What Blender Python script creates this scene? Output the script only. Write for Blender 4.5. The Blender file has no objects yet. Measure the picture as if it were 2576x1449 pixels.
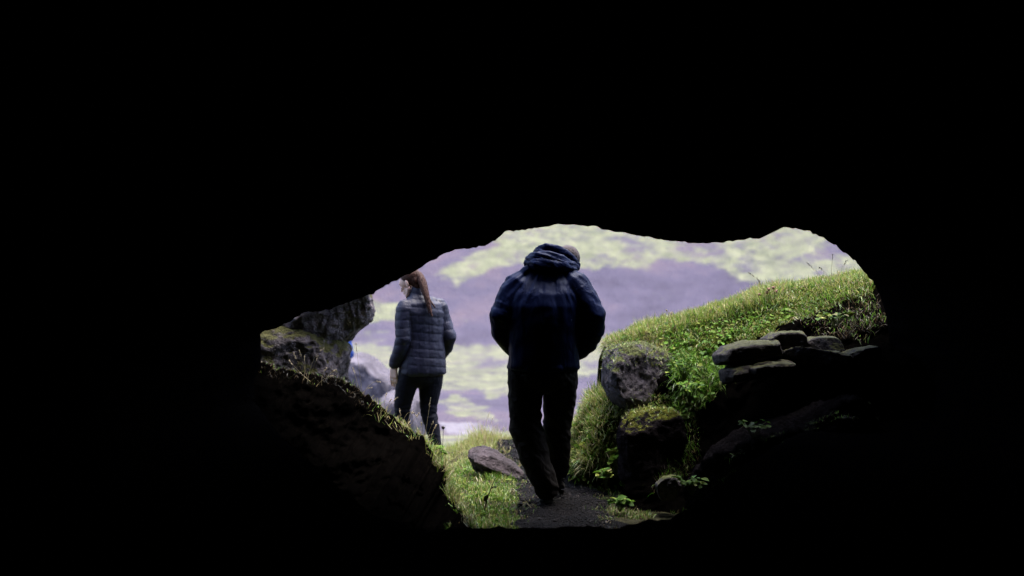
import bpy, bmesh, math, random
import numpy as np
from mathutils import Vector, Matrix, Euler
R = math.radians
random.seed(7)
RNG = np.random.default_rng(11)
C = bpy.context.scene.collection
scene = bpy.context.scene

# ------------------------------------------------------------------ camera, sky, sun, exposure
CAM_Z = 1.42
cam_d = bpy.data.cameras.new('camera'); cam = bpy.data.objects.new('camera', cam_d); C.objects.link(cam)
cam.location = (0, 0, CAM_Z); cam.rotation_euler = (R(90), 0, 0)
cam_d.lens = 50; cam_d.sensor_width = 36; cam_d.clip_start = 0.05; cam_d.clip_end = 2000
cam_d.dof.use_dof = True; cam_d.dof.focus_distance = 9.3; cam_d.dof.aperture_fstop = 1.5
scene.camera = cam
world = bpy.data.worlds.new('World'); scene.world = world; world.use_nodes = True
SUN_EL, SUN_AZ = 73, 40          # degrees; azimuth measured from +Y towards +X
nt = world.node_tree; nt.nodes.clear()
wo = nt.nodes.new('ShaderNodeOutputWorld'); wb = nt.nodes.new('ShaderNodeBackground'); sk = nt.nodes.new('ShaderNodeTexSky')
sk.sky_type = 'NISHITA'; sk.sun_disc = False; sk.sun_elevation = R(SUN_EL); sk.sun_rotation = R(SUN_AZ)
sk.dust_density = 4.0; sk.air_density = 1.0; sk.ozone_density = 1.0
wb.inputs['Strength'].default_value = 0.15
nt.links.new(sk.outputs[0], wb.inputs['Color']); nt.links.new(wb.outputs[0], wo.inputs['Surface'])
sun_d = bpy.data.lights.new('sun', 'SUN'); sun_d.energy = 1.4; sun_d.angle = R(35); sun_d.color = (1, 0.97, 0.93)
sun = bpy.data.objects.new('sun', sun_d); C.objects.link(sun)
sdir = Vector((math.sin(R(SUN_AZ)) * math.cos(R(SUN_EL)), math.cos(R(SUN_AZ)) * math.cos(R(SUN_EL)), math.sin(R(SUN_EL))))
sun.rotation_euler = sdir.to_track_quat('Z', 'Y').to_euler()
sun.location = (0, 20, 30)
vs = scene.view_settings; vs.view_transform = 'Standard'; vs.look = 'None'; vs.gamma = 1.0; vs.exposure = 2.3; vs.use_curve_mapping = False
scene.cycles.max_bounces = 6

# ------------------------------------------------------------------ helpers
F = 3578.0; PX0, PY0 = 1288.0, 724.5       # photograph measured at 2576 px wide, 50 mm lens
def W(px, py, d):                           # a measured point at a given distance
    return Vector(((px - PX0) / F * d, d, CAM_Z - (py - PY0) / F * d))
def proj(p):
    p = np.asarray(p); y = np.maximum(p[:, 1], 0.01)
    return np.stack([PX0 + p[:, 0] / y * F, PY0 + (CAM_Z - p[:, 2]) / y * F], 1)
def in_poly(q, poly):
    poly = np.asarray(poly, float); x, y = q[:, 0], q[:, 1]; ins = np.zeros(len(q), bool); n = len(poly)
    for i in range(n):
        x1, y1 = poly[i]; x2, y2 = poly[(i + 1) % n]
        if y1 == y2: continue
        c = ((y1 > y) != (y2 > y)) & (x < (x2 - x1) * (y - y1) / (y2 - y1) + x1); ins ^= c
    return ins
_perm = np.random.default_rng(3).permutation(256); _perm = np.concatenate([_perm, _perm, _perm])
_grad = np.array([[1,1,0],[-1,1,0],[1,-1,0],[-1,-1,0],[1,0,1],[-1,0,1],[1,0,-1],[-1,0,-1],[0,1,1],[0,-1,1],[0,1,-1],[0,-1,-1],[1,1,0],[-1,1,0],[0,-1,1],[0,-1,-1]], float)
def pn(p):
    p = np.asarray(p, float); i = np.floor(p).astype(int); f = p - i; i &= 255
    u = f * f * f * (f * (f * 6 - 15) + 10)
    r = 0
    for dx in (0, 1):
        for dy in (0, 1):
            for dz in (0, 1):
                h = _perm[_perm[_perm[i[:, 0] + dx] + i[:, 1] + dy] + i[:, 2] + dz] & 15
                g = (_grad[h] * (f - np.array([dx, dy, dz]))).sum(1)
                w = (u[:, 0] if dx else 1 - u[:, 0]) * (u[:, 1] if dy else 1 - u[:, 1]) * (u[:, 2] if dz else 1 - u[:, 2])
                r = r + g * w
    return r
def fbm(p, o=4, gain=0.5):
    p = np.asarray(p, float); r = np.zeros(len(p)); a = 1.0
    for k in range(o): r += a * pn(p * (2.03 ** k) + 17.3 * k); a *= gain
    return r
def ridged(p, o=4):
    p = np.asarray(p, float); r = np.zeros(len(p)); a = 1.0
    for k in range(o): r += a * (1 - 2 * np.abs(pn(p * (2.1 ** k) + 9.7 * k))); a *= 0.5
    return r
def sstep(a, b, x): t = np.clip((x - a) / (b - a), 0, 1); return t * t * (3 - 2 * t)
def link(name, me, mat=None, parent=None):
    o = bpy.data.objects.new(name, me); C.objects.link(o)
    if mat is not None and me is not None and len(me.materials) == 0: me.materials.append(mat)
    if parent is not None: o.parent = parent
    return o
def tag(o, label=None, cat=None, group=None, kind=None):
    for k, v in (('label', label), ('category', cat), ('group', group), ('kind', kind)):
        if v: o[k] = v
    return o
def np_mesh(name, v, faces, smooth=True):
    me = bpy.data.meshes.new(name); me.from_pydata([tuple(x) for x in v], [], [tuple(f) for f in faces]); me.update()
    if smooth: me.polygons.foreach_set('use_smooth', [True] * len(me.polygons))
    return me
def grid_mesh(name, P, closed_u=False, smooth=True):     # P (rows, cols, 3)
    r, c = P.shape[:2]; idx = np.arange(r * c).reshape(r, c)
    if closed_u: idx = np.concatenate([idx, idx[:, :1]], 1)
    q = np.stack([idx[:-1, :-1], idx[:-1, 1:], idx[1:, 1:], idx[1:, :-1]], -1).reshape(-1, 4)
    me = bpy.data.meshes.new(name); v = P.reshape(-1, 3)
    me.vertices.add(len(v)); me.vertices.foreach_set('co', v.astype(np.float32).ravel())
    me.loops.add(q.size); me.loops.foreach_set('vertex_index', q.ravel().astype(np.int32))
    me.polygons.add(len(q)); me.polygons.foreach_set('loop_start', np.arange(0, q.size, 4, dtype=np.int32))
    me.update(calc_edges=True); me.validate()
    if smooth: me.polygons.foreach_set('use_smooth', [True] * len(me.polygons))
    return me
def get_co(me): a = np.empty(len(me.vertices) * 3, np.float32); me.vertices.foreach_get('co', a); return a.reshape(-1, 3).astype(float)
def get_no(me): a = np.empty(len(me.vertices) * 3, np.float32); me.vertex_normals.foreach_get('vector', a); return a.reshape(-1, 3).astype(float)
def set_co(me, v): me.vertices.foreach_set('co', np.asarray(v, np.float32).ravel()); me.update()
def add_attr(me, name, vals):
    a = me.attributes.new(name, 'FLOAT', 'POINT'); a.data.foreach_set('value', np.asarray(vals, np.float32))
def add_col(me, name, rgb):
    a = me.attributes.new(name, 'FLOAT_COLOR', 'POINT'); rgb = np.asarray(rgb, np.float32)
    a.data.foreach_set('color', np.concatenate([rgb, np.ones((len(rgb), 1), np.float32)], 1).ravel())
def remesh(bm, voxel, smooth=4, factor=0.5):
    bmesh.ops.recalc_face_normals(bm, faces=bm.faces)
    me = bpy.data.meshes.new('tmp'); bm.to_mesh(me); bm.free()
    o = bpy.data.objects.new('tmp', me); C.objects.link(o)
    m = o.modifiers.new('r', 'REMESH'); m.mode = 'VOXEL'; m.voxel_size = voxel; m.adaptivity = 0
    if smooth: s = o.modifiers.new('s', 'SMOOTH'); s.iterations = smooth; s.factor = factor
    dg = bpy.context.evaluated_depsgraph_get()
    out = bpy.data.meshes.new_from_object(o.evaluated_get(dg))
    bpy.data.objects.remove(o); bpy.data.meshes.remove(me)
    out.polygons.foreach_set('use_smooth', [True] * len(out.polygons)); out.update()
    return out
def ring_faces(bm, rings, cap=True):
    n = len(rings[0])
    for a, b in zip(rings[:-1], rings[1:]):
        for i in range(n): bm.faces.new((a[i], a[(i + 1) % n], b[(i + 1) % n], b[i]))
    if cap: bm.faces.new(rings[0][::-1]); bm.faces.new(rings[-1])
def limb(bm, pts, n=14, flat=1.0, flat_dir=None):       # pts: (x, y, z, r); round ends
    P = [Vector(p[:3]) for p in pts]; rad = [p[3] for p in pts]
    # end caps
    t0 = (P[0] - P[1]).normalized(); t1 = (P[-1] - P[-2]).normalized()
    PP = [P[0] + t0 * rad[0] * 0.95, P[0] + t0 * rad[0] * 0.7] + P + [P[-1] + t1 * rad[-1] * 0.7, P[-1] + t1 * rad[-1] * 0.95]
    RR = [rad[0] * 0.25, rad[0] * 0.7] + rad + [rad[-1] * 0.7, rad[-1] * 0.25]
    rings = []; prev = None
    for i, p in enumerate(PP):
        t = (PP[min(i + 1, len(PP) - 1)] - PP[max(i - 1, 0)]).normalized()
        if flat_dir is not None: a = Vector(flat_dir); a = (a - t * a.dot(t)).normalized()
        elif prev is None:
            a = t.orthogonal().normalized()
        else: a = (prev - t * prev.dot(t)).normalized()
        prev = a; b = t.cross(a)
        rings.append([bm.verts.new(p + (a * math.cos(k * 2 * math.pi / n) * flat + b * math.sin(k * 2 * math.pi / n)) * RR[i]) for k in range(n)])
    ring_faces(bm, rings)
def torso(bm, rows, n=32, e=2.3):                        # rows: (z, cx, cy, rx, ry), horizontal super-ellipses
    rings = []
    rows = [(rows[0][0] - .02,) + tuple(rows[0][1:3]) + (rows[0][3] * .9, rows[0][4] * .9)] + list(rows)
    for z, cx, cy, rx, ry in rows:
        ring = []
        for k in range(n):
            t = k * 2 * math.pi / n; c, s = math.cos(t), math.sin(t)
            ring.append(bm.verts.new((cx + rx * math.copysign(abs(c) ** (2 / e), c), cy + ry * math.copysign(abs(s) ** (2 / e), s), z)))
        rings.append(ring)
    ring_faces(bm, rings)
def ball(bm, c, r, rot=(0, 0, 0), sub=3):
    M = Matrix.Translation(c) @ Euler(rot).to_matrix().to_4x4() @ Matrix.Diagonal((r[0], r[1], r[2], 1))
    bmesh.ops.create_icosphere(bm, subdivisions=sub, radius=1, matrix=M)

# ------------------------------------------------------------------ materials
def new_mat(name):
    m = bpy.data.materials.new(name); m.use_nodes = True; t = m.node_tree
    return m, t, t.nodes['Principled BSDF']
def N(t, kind, **kw):
    n = t.nodes.new(kind)
    for k, v in kw.items():
        if k in n.inputs: n.inputs[k].default_value = v
        else: setattr(n, k, v)
    return n
def noise(t, scale, detail=4, rough=0.55, co=None, dist=0.0):
    n = N(t, 'ShaderNodeTexNoise'); n.inputs['Scale'].default_value = scale; n.inputs['Detail'].default_value = detail
    n.inputs['Roughness'].default_value = rough; n.inputs['Distortion'].default_value = dist
    if co is None:
        co = N(t, 'ShaderNodeTexCoord').outputs['Object']
    t.links.new(co, n.inputs['Vector']); return n.outputs['Fac']
def ramp(t, fac, stops):
    r = N(t, 'ShaderNodeValToRGB'); e = r.color_ramp.elements
    while len(e) < len(stops): e.new(0.5)
    for k, (p, c) in enumerate(stops): e[k].position = p; e[k].color = tuple(c) + (1,) if len(c) == 3 else c
    t.links.new(fac, r.inputs['Fac']); return r.outputs['Color']
def mix(t, fac, a, b):
    m = N(t, 'ShaderNodeMix', data_type='RGBA')
    for s, v in ((m.inputs['Factor'], fac), (m.inputs['A'], a), (m.inputs['B'], b)):
        if isinstance(v, (int, float)): s.default_value = v
        elif isinstance(v, tuple): s.default_value = v + (1,)
        else: t.links.new(v, s)
    # the colour sockets of a Mix node share names with the float ones: pick by type
    return m.outputs['Result']
def mixc(t, fac, a, b):
    m = N(t, 'ShaderNodeMixRGB')
    for k, v in (('Fac', fac), ('Color1', a), ('Color2', b)):
        s = m.inputs[k]
        if isinstance(v, (int, float)): s.default_value = v
        elif isinstance(v, tuple): s.default_value = v + (1,)
        else: t.links.new(v, s)
    return m.outputs[0]
def math_(t, op, a, b=None, c=None):
    m = N(t, 'ShaderNodeMath', operation=op)
    for s, v in zip(m.inputs, (a, b, c)):
        if v is None: continue
        if isinstance(v, (int, float)): s.default_value = v
        else: t.links.new(v, s)
    return m.outputs[0]
def bump(t, b, h, strength=0.5, dist=0.02):
    n = N(t, 'ShaderNodeBump'); n.inputs['Strength'].default_value = strength; n.inputs['Distance'].default_value = dist
    t.links.new(h, n.inputs['Height']); t.links.new(n.outputs[0], b.inputs['Normal'])
def mat_rock(name, c1, c2, moss=None, moss_amt=0.5, lichen=0.0, scale=1.0, rough=0.85):
    m, t, b = new_mat(name)
    col = ramp(t, noise(t, 7 * scale, 6, .65), [(0.3, c1), (0.7, c2)])
    if lichen:
        l = ramp(t, noise(t, 16 * scale, 3, .6), [(0.66 - lichen, (0, 0, 0)), (0.74 - lichen, (1, 1, 1))])
        col = mixc(t, l, col, (0.22, 0.21, 0.22))
    if moss:
        g = N(t, 'ShaderNodeNewGeometry'); sx = N(t, 'ShaderNodeSeparateXYZ'); t.links.new(g.outputs['Normal'], sx.inputs[0])
        k = math_(t, 'ADD', math_(t, 'MULTIPLY', sx.outputs['Z'], 0.55), math_(t, 'MULTIPLY', noise(t, 6 * scale, 5, .6), 1.1))
        k = ramp(t, k, [(1.02 - moss_amt, (0, 0, 0)), (1.14 - moss_amt, (1, 1, 1))])
        mc = ramp(t, noise(t, 40, 3), [(0.3, tuple(x * .55 for x in moss)), (0.7, moss)])
        col = mixc(t, k, col, mc)
    t.links.new(col, b.inputs['Base Color']); b.inputs['Roughness'].default_value = rough; b.inputs['Specular IOR Level'].default_value = 0.3
    h = math_(t, 'ADD', noise(t, 25 * scale, 8, .7), math_(t, 'MULTIPLY', noise(t, 90 * scale, 4, .6), .4))
    bump(t, b, h, 1.0, 0.06)
    return m
M = {}
def matte(m):
    b_ = m.node_tree.nodes['Principled BSDF']; b_.inputs['Specular IOR Level'].default_value = 0.0; b_.inputs['Roughness'].default_value = 1.0; return m
M['cave'] = matte(mat_rock('shade_black_cave_rock', (0.002, 0.002, 0.0022), (0.005, 0.0045, 0.005)))  # rock near black: the deep cave shade sits in its colour
M['ledge'] = matte(mat_rock('shade_darkened_ledge_rock', (0.004, 0.0036, 0.004), (0.016, 0.014, 0.016)))  # near-black colour stands in for the shade on this ledge
M['shade_lava'] = matte(mat_rock('shade_darkened_lava_block', (0.006, 0.005, 0.006), (0.028, 0.024, 0.028), (0.085, 0.09, 0.02), 0.14))  # lava painted darker for the shaded face under the overhang
M['lava'] = mat_rock('purple_lava_rock', (0.012, 0.010, 0.013), (0.125, 0.106, 0.136), (0.085, 0.10, 0.02), 0.20, 0.0)
M['lava_clean'] = mat_rock('bare_lava_rock', (0.018, 0.014, 0.017), (0.12, 0.092, 0.112), None, 0, 0.0, 1.2)
M['facet'] = mat_rock('grey_faceted_lava', (0.04, 0.034, 0.044), (0.34, 0.295, 0.36), (0.11, 0.11, 0.025), 0.30, 0.02)
M['gravel'] = mat_rock('black_lava_gravel', (0.004, 0.0033, 0.0045), (0.040, 0.032, 0.040))
M['slab'] = mat_rock('dark_slab_rock', (0.005, 0.004, 0.005), (0.052, 0.042, 0.052), (0.07, 0.075, 0.02), 0.06)
M['mossrock'] = mat_rock('mossy_boulder_rock', (0.035, 0.030, 0.036), (0.22, 0.19, 0.225), (0.085, 0.085, 0.02), 0.33, 0.02)
M['pale'] = mat_rock('pale_valley_rock', (0.035, 0.03, 0.041), (0.16, 0.142, 0.178), None, 0, 0, 0.5)
def mat_attr_grass(name='grass_blade', rough=0.42, spec=0.4, trans=0.35):
    m, t, b = new_mat(name)
    a = N(t, 'ShaderNodeAttribute', attribute_name='tint')
    t.links.new(a.outputs['Color'], b.inputs['Base Color']); b.inputs['Roughness'].default_value = rough; b.inputs['Specular IOR Level'].default_value = spec
    tr = N(t, 'ShaderNodeBsdfTranslucent'); t.links.new(a.outputs['Color'], tr.inputs['Color'])
    ms = N(t, 'ShaderNodeMixShader'); ms.inputs[0].default_value = trans
    t.links.new(b.outputs[0], ms.inputs[1]); t.links.new(tr.outputs[0], ms.inputs[2])
    t.links.new(ms.outputs[0], t.nodes['Material Output'].inputs['Surface']); return m
M['grass'] = mat_attr_grass(); M['leaf'] = mat_attr_grass('plant_leaf', 0.6, 0.08, 0.3)
def mat_plain(name, c, rough=0.6, var=0.3, scale=30, bumps=0.3, spec=0.4):
    m, t, b = new_mat(name)
    t.links.new(ramp(t, noise(t, scale, 5), [(0.25, tuple(x * (1 - var) for x in c)), (0.75, tuple(min(1, x * (1 + var)) for x in c))]), b.inputs['Base Color'])
    b.inputs['Roughness'].default_value = rough; b.inputs['Specular IOR Level'].default_value = spec
    bump(t, b, noise(t, scale * 3, 4), bumps, 0.01); return m
def mat_soil():
    m, t, b = new_mat('shade_darkened_bank_soil')
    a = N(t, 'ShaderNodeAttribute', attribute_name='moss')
    soil = ramp(t, noise(t, 14, 7, .7), [(0.3, (0.0008, 0.0007, 0.0007)), (0.62, (0.0026, 0.0022, 0.002)), (0.85, (0.009, 0.008, 0.005))])  # dark soil pushed near black to carry the shade on the bank faces
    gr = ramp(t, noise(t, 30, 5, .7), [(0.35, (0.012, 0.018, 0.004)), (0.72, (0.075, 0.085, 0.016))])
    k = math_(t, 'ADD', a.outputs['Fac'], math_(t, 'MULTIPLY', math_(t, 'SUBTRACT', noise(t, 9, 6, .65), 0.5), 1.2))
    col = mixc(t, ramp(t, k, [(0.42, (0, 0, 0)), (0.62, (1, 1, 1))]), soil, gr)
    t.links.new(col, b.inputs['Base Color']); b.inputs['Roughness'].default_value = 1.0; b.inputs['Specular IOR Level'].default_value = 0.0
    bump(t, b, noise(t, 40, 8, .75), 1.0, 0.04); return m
M['bank'] = mat_soil()
def mat_path():
    m, t, b = new_mat('black_ash_path')
    v = N(t, 'ShaderNodeTexVoronoi'); v.inputs['Scale'].default_value = 60; t.links.new(N(t, 'ShaderNodeTexCoord').outputs['Object'], v.inputs['Vector'])
    col = ramp(t, math_(t, 'ADD', math_(t, 'MULTIPLY', noise(t, 55, 6, .75), .65), math_(t, 'MULTIPLY', noise(t, 9, 5, .7), .35)), [(0.36, (0.001, 0.0008, 0.0013)), (0.56, (0.0035, 0.0028, 0.0045)), (0.76, (0.028, 0.022, 0.030))])
    t.links.new(col, b.inputs['Base Color']); b.inputs['Roughness'].default_value = 0.9; b.inputs['Specular IOR Level'].default_value = 0.1
    bump(t, b, math_(t, 'ADD', v.outputs['Distance'], noise(t, 60, 6, .75)), 1.0, 0.04); return m
M['path'] = mat_path()
def mat_ground():
    m, t, b = new_mat('mossy_ground')
    a = N(t, 'ShaderNodeAttribute', attribute_name='moss'); pa = N(t, 'ShaderNodeAttribute', attribute_name='pale'); nr = N(t, 'ShaderNodeAttribute', attribute_name='near')
    n1 = noise(t, 1.35, 8, .72); n2 = noise(t, 3.2, 6, .7)
    k = math_(t, 'ADD', a.outputs['Fac'], math_(t, 'ADD', math_(t, 'MULTIPLY', math_(t, 'SUBTRACT', n1, 0.5), 2.0), math_(t, 'MULTIPLY', math_(t, 'SUBTRACT', n2, 0.5), 1.1)))
    scree = ramp(t, noise(t, 0.16, 8, .72), [(0.3, (0.036, 0.031, 0.048)), (0.50, (0.066, 0.058, 0.088)), (0.70, (0.110, 0.083, 0.098))])
    moss = ramp(t, noise(t, 1.5, 7, .75), [(0.30, (0.072, 0.078, 0.060)), (0.50, (0.135, 0.142, 0.092)), (0.72, (0.205, 0.207, 0.132))])  # moss made pastel: the distant pale veil is mixed into its colour
    far = mixc(t, ramp(t, k, [(0.30, (0, 0, 0)), (0.78, (1, 1, 1))]), scree, moss)
    pk = math_(t, 'ADD', pa.outputs['Fac'], math_(t, 'MULTIPLY', math_(t, 'SUBTRACT', noise(t, 2.2, 5, .7), 0.5), 1.2))
    far = mixc(t, ramp(t, pk, [(0.42, (0, 0, 0)), (0.6, (1, 1, 1))]), far, (0.16, 0.15, 0.175))
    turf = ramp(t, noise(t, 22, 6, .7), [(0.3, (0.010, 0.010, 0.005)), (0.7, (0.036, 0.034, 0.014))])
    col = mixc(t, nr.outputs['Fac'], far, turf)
    t.links.new(col, b.inputs['Base Color']); b.inputs['Roughness'].default_value = 0.95; b.inputs['Specular IOR Level'].default_value = 0.1
    bump(t, b, math_(t, 'ADD', noise(t, 1.2, 8, .7), math_(t, 'MULTIPLY', noise(t, 12, 5, .7), .3)), 0.7, 0.25); return m
M['ground'] = mat_ground()
def mat_cloth(name, c, rough=0.5, fold=0.6, scale=9, weave=600, stretch=(1, 1, 0.35), sheen=0.0, spec=0.4, stint=(1, 1, 1)):
    m, t, b = new_mat(name)
    mp = N(t, 'ShaderNodeMapping'); mp.inputs['Scale'].default_value = stretch
    t.links.new(N(t, 'ShaderNodeTexCoord').outputs['Object'], mp.inputs['Vector'])
    n1 = noise(t, scale, 3, .5, mp.outputs[0], 1.2); n2 = noise(t, weave, 2, .5)
    t.links.new(ramp(t, noise(t, 5, 4), [(0.3, tuple(x * .8 for x in c)), (0.7, tuple(x * 1.2 for x in c))]), b.inputs['Base Color'])
    b.inputs['Roughness'].default_value = rough; b.inputs['Specular IOR Level'].default_value = spec
    b.inputs['Specular Tint'].default_value = tuple(stint) + (1,)
    if sheen: b.inputs['Sheen Weight'].default_value = sheen
    bump(t, b, math_(t, 'ADD', n1, math_(t, 'MULTIPLY', n2, .03)), fold, 0.03); return m
M['navy'] = mat_cloth('navy_shell_fabric', (0.0024, 0.0050, 0.026), 0.42, 0.45, 10, spec=0.05, stint=(.30, .48, 1.0))
M['quilt'] = mat_cloth('slate_quilted_nylon', (0.0165, 0.018, 0.042), 0.55, 0.14, 26, stretch=(1, 1, .5), spec=0.28)
M['leggings'] = mat_cloth('black_leggings', (0.0035, 0.004, 0.011), 0.7, 0.25, 14, spec=0.15)
M['trousers'] = mat_cloth('dark_brown_trousers', (0.0065, 0.0050, 0.0045), 0.8, 0.6, 12, spec=0.12, stretch=(1, 1, .8))
M['blue'] = mat_cloth('bright_blue_jacket_fabric', (0.008, 0.035, 0.19), 0.6, 0.5, spec=0.2)
M['leather'] = mat_plain('black_shoe_leather', (0.008, 0.008, 0.011), 0.22, 0.2, 40, 0.1, 0.6)
M['sole'] = mat_plain('black_rubber_sole', (0.008, 0.008, 0.008), 0.7)
M['metal'] = mat_plain('silver_metal', (0.6, 0.58, 0.55), 0.3, 0.1); M['metal'].node_tree.nodes['Principled BSDF'].inputs['Metallic'].default_value = 1
def mat_skin():
    m, t, b = new_mat('skin')
    t.links.new(ramp(t, noise(t, 20, 4), [(0.3, (0.58, 0.37, 0.32)), (0.7, (0.68, 0.47, 0.41))]), b.inputs['Base Color'])
    b.inputs['Roughness'].default_value = 0.5; b.inputs['Subsurface Weight'].default_value = 0.08; b.inputs['Subsurface Radius'].default_value = (0.01, 0.004, 0.002)
    return m
M['skin'] = mat_skin()
def mat_hair(name, c1, c2, stretch=(60, 60, 6), rough=0.42):
    m, t, b = new_mat(name)
    mp = N(t, 'ShaderNodeMapping'); mp.inputs['Scale'].default_value = stretch
    t.links.new(N(t, 'ShaderNodeTexCoord').outputs['Object'], mp.inputs['Vector'])
    n = noise(t, 2.2, 4, .6, mp.outputs[0]); t.links.new(ramp(t, n, [(0.3, c1), (0.7, c2)]), b.inputs['Base Color'])
    b.inputs['Roughness'].default_value = rough; bump(t, b, n, 0.8, 0.01); return m
M['brown_hair'] = mat_hair('reddish_brown_hair', (0.011, 0.0045, 0.0035), (0.072, 0.023, 0.015), rough=0.6); M['brown_hair'].node_tree.nodes['Principled BSDF'].inputs['Specular IOR Level'].default_value = 0.2
M['grey_hair'] = mat_hair('short_grey_hair', (0.014, 0.0105, 0.014), (0.095, 0.072, 0.088), (70, 70, 70), 0.8)

# ------------------------------------------------------------------ ground, path, hill
def path_c(y): return np.interp(y, [6, 8.45, 10.7, 12.5, 14], [0.34, 0.33, 0.30, 0.17, 0.05])
def path_w(y): return np.interp(y, [6, 8.45, 10.7, 12.5, 14], [0.32, 0.28, 0.25, 0.33, 0.22])
def base_z(x, y):
    x = np.asarray(x, float); y = np.asarray(y, float)
    z = -0.72 * sstep(12.6, 20.5, y)
    z = z - 0.14 * sstep(-0.30, -0.65, x) * sstep(10.4, 11.2, y) * (1 - sstep(12.5, 15, y))
    z = z + 0.07 * np.exp(-((x + 0.02) / .28) ** 2 - ((y - 12.3) / .45) ** 2)
    h = np.maximum(y - 54 + 0.05 * np.abs(x) ** 1.0 * 0, 0)
    z = z + 0.50 * (np.sqrt(h * h + 16) - 4)
    return z
def ground_z(x, y):
    x = np.asarray(x, float); y = np.asarray(y, float); sh = x.shape
    p = np.stack([x.ravel(), y.ravel(), np.zeros(x.size)], 1)
    z = base_z(x, y).ravel()
    amp = 0.02 + 0.10 * sstep(14, 30, p[:, 1]) + 1.5 * sstep(56, 90, p[:, 1])
    f = np.where(p[:, 1] > 56, 0.09, 0.35)[:, None]
    z = z + amp * fbm(p * f, 4) + 0.012 * fbm(p * 2.5, 3)
    return z.reshape(sh)
def axis(lo, hi, step, far_lo, far_hi, growth=1.12):
    a = list(np.arange(lo, hi, step)); s = step; v = a[-1]
    while v < far_hi: s *= growth; v += s; a.append(v)
    s = step; v = a[0]; b = []
    while v > far_lo: s *= growth; v -= s; b.append(v)
    return np.array(b[::-1] + a)
def soft(q, poly, jit=14):
    w = np.stack([q[:, 0] / 40, q[:, 1] / 18, np.zeros(len(q))], 1)
    j = np.stack([fbm(w, 3), fbm(w + 31.7, 3)], 1) * jit * np.array([1.6, 0.8])
    r = 0
    for dx, dy in ((0, 0), (6, 0), (-6, 0), (0, 4), (0, -4)): r = r + in_poly(q + j + np.array([dx, dy]), poly)
    return r / 5.0
MOSS = [(0.72, [(1075, 708), (1150, 655), (1235, 620), (1240, 400), (2400, 400), (2400, 760), (2060, 735), (1960, 740), (1890, 722), (1840, 695), (1780, 668), (1720, 655), (1660, 655), (1640, 682), (1590, 672), (1500, 676), (1400, 680), (1300, 668), (1240, 678), (1180, 705), (1120, 725), (1130, 700)]),
        (0.75, [(820, 770), (930, 752), (1010, 762), (1010, 805), (940, 812), (820, 820)]),
        (0.64, [(600, 866), (1000, 868), (1560, 868), (1560, 945), (1440, 950), (1300, 955), (1100, 945), (980, 950), (600, 940)]),
        (0.62, [(1100, 930), (1190, 935), (1260, 970), (1180, 985), (1100, 985)]), (0.6, [(1100, 1000), (1160, 990), (1230, 1030), (1260, 1065), (1130, 1045)]),
        (0.75, [(1050, 1090), (1290, 1085), (1300, 1140), (1050, 1140)]), (0.5, [(870, 840), (960, 830), (1000, 850), (900, 866)]),
        (0.7, [(1290, 900), (1330, 980), (1240, 1010), (1180, 960)])]
BARE = [(0.9, [(2075, 585), (2140, 590), (2150, 640), (2080, 650), (2010, 668), (1985, 650), (2060, 630)]), (0.8, [(1700, 590), (1810, 600), (1830, 640), (1760, 650), (1700, 630)]),
        (0.6, [(1560, 590), (1640, 610), (1600, 640), (1540, 625)]), (0.7, [(1850, 650), (1905, 640), (1900, 690), (1850, 690)]),
        (0.9, [(1200, 905), (1290, 900), (1280, 915), (1190, 918)]), (0.7, [(1440, 905), (1530, 915), (1530, 925), (1440, 918)])]
def paint(me, near_lim):
    v = get_co(me); q = proj(v); m = np.zeros(len(v)); bare = np.zeros(len(v))
    for k, pl in MOSS: m = np.maximum(m, k * soft(q, pl))
    for k, pl in BARE: bare = np.maximum(bare, k * soft(q, pl))
    off = (np.abs(q[:, 0] - 1500) > 1100) | (v[:, 2] > 9)
    m = np.where(off, 0.45, m); m = m - bare * 0.33
    pale = 0.62 * soft(q, [(1090, 1062), (1180, 1058), (1270, 1082), (1250, 1100), (1120, 1092)], 8) + 0.5 * soft(q, [(1015, 985), (1065, 985), (1060, 1075), (1015, 1085)], 6)
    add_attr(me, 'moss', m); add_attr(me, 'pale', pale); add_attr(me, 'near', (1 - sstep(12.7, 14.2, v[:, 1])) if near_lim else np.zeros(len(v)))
xs = axis(-3.2, 3.4, 0.06, -320, 320, 1.07); ys = axis(5, 15, 0.06, 2.5, 56.5, 1.035)
X, Y = np.meshgrid(xs, ys)
gme = grid_mesh('ground', np.stack([X, Y, ground_z(X, Y)], -1)); paint(gme, True)
tag(link('ground', gme, M['ground']), kind='structure')
xs = axis(-32, 34, 0.4, -420, 420, 1.1); ys = axis(55.5, 80, 0.3, 55.0, 420, 1.06)
X, Y = np.meshgrid(xs, ys)
hme = grid_mesh('hillside', np.stack([X, Y, ground_z(X, Y) + 0.004], -1)); paint(hme, False)
tag(link('hillside', hme, M['ground']), kind='structure')
ys = np.arange(5.6, 13.4, 0.03); us = np.linspace(-1, 1, 41)
U, Y = np.meshgrid(us, ys)
jl = fbm(np.stack([np.full(len(ys), 3.3), ys * 1.8, np.zeros(len(ys))], 1), 4)[:, None] * 0.22
jr = fbm(np.stack([np.full(len(ys), 8.1), ys * 1.8, np.zeros(len(ys))], 1), 4)[:, None] * 0.22
X = path_c(Y) + U * (path_w(Y) + 0.05) + np.where(U < 0, jl, jr) * np.abs(U)
pz = ground_z(X, Y); pp = np.stack([X.ravel() * 7, Y.ravel() * 7, np.zeros(X.size)], 1)
Z = pz + 0.034 - 0.02 * np.abs(U) ** 3 - 0.05 * np.abs(U) ** 6 + (fbm(pp * .5, 4) * 0.034 + ridged(pp * 2.6, 4) * 0.007).reshape(X.shape) - 0.02 * (1 - U ** 2) + .004
pme = grid_mesh('path', np.stack([X, Y, Z], -1)); tag(link('path', pme, M['path']), kind='structure')

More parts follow.
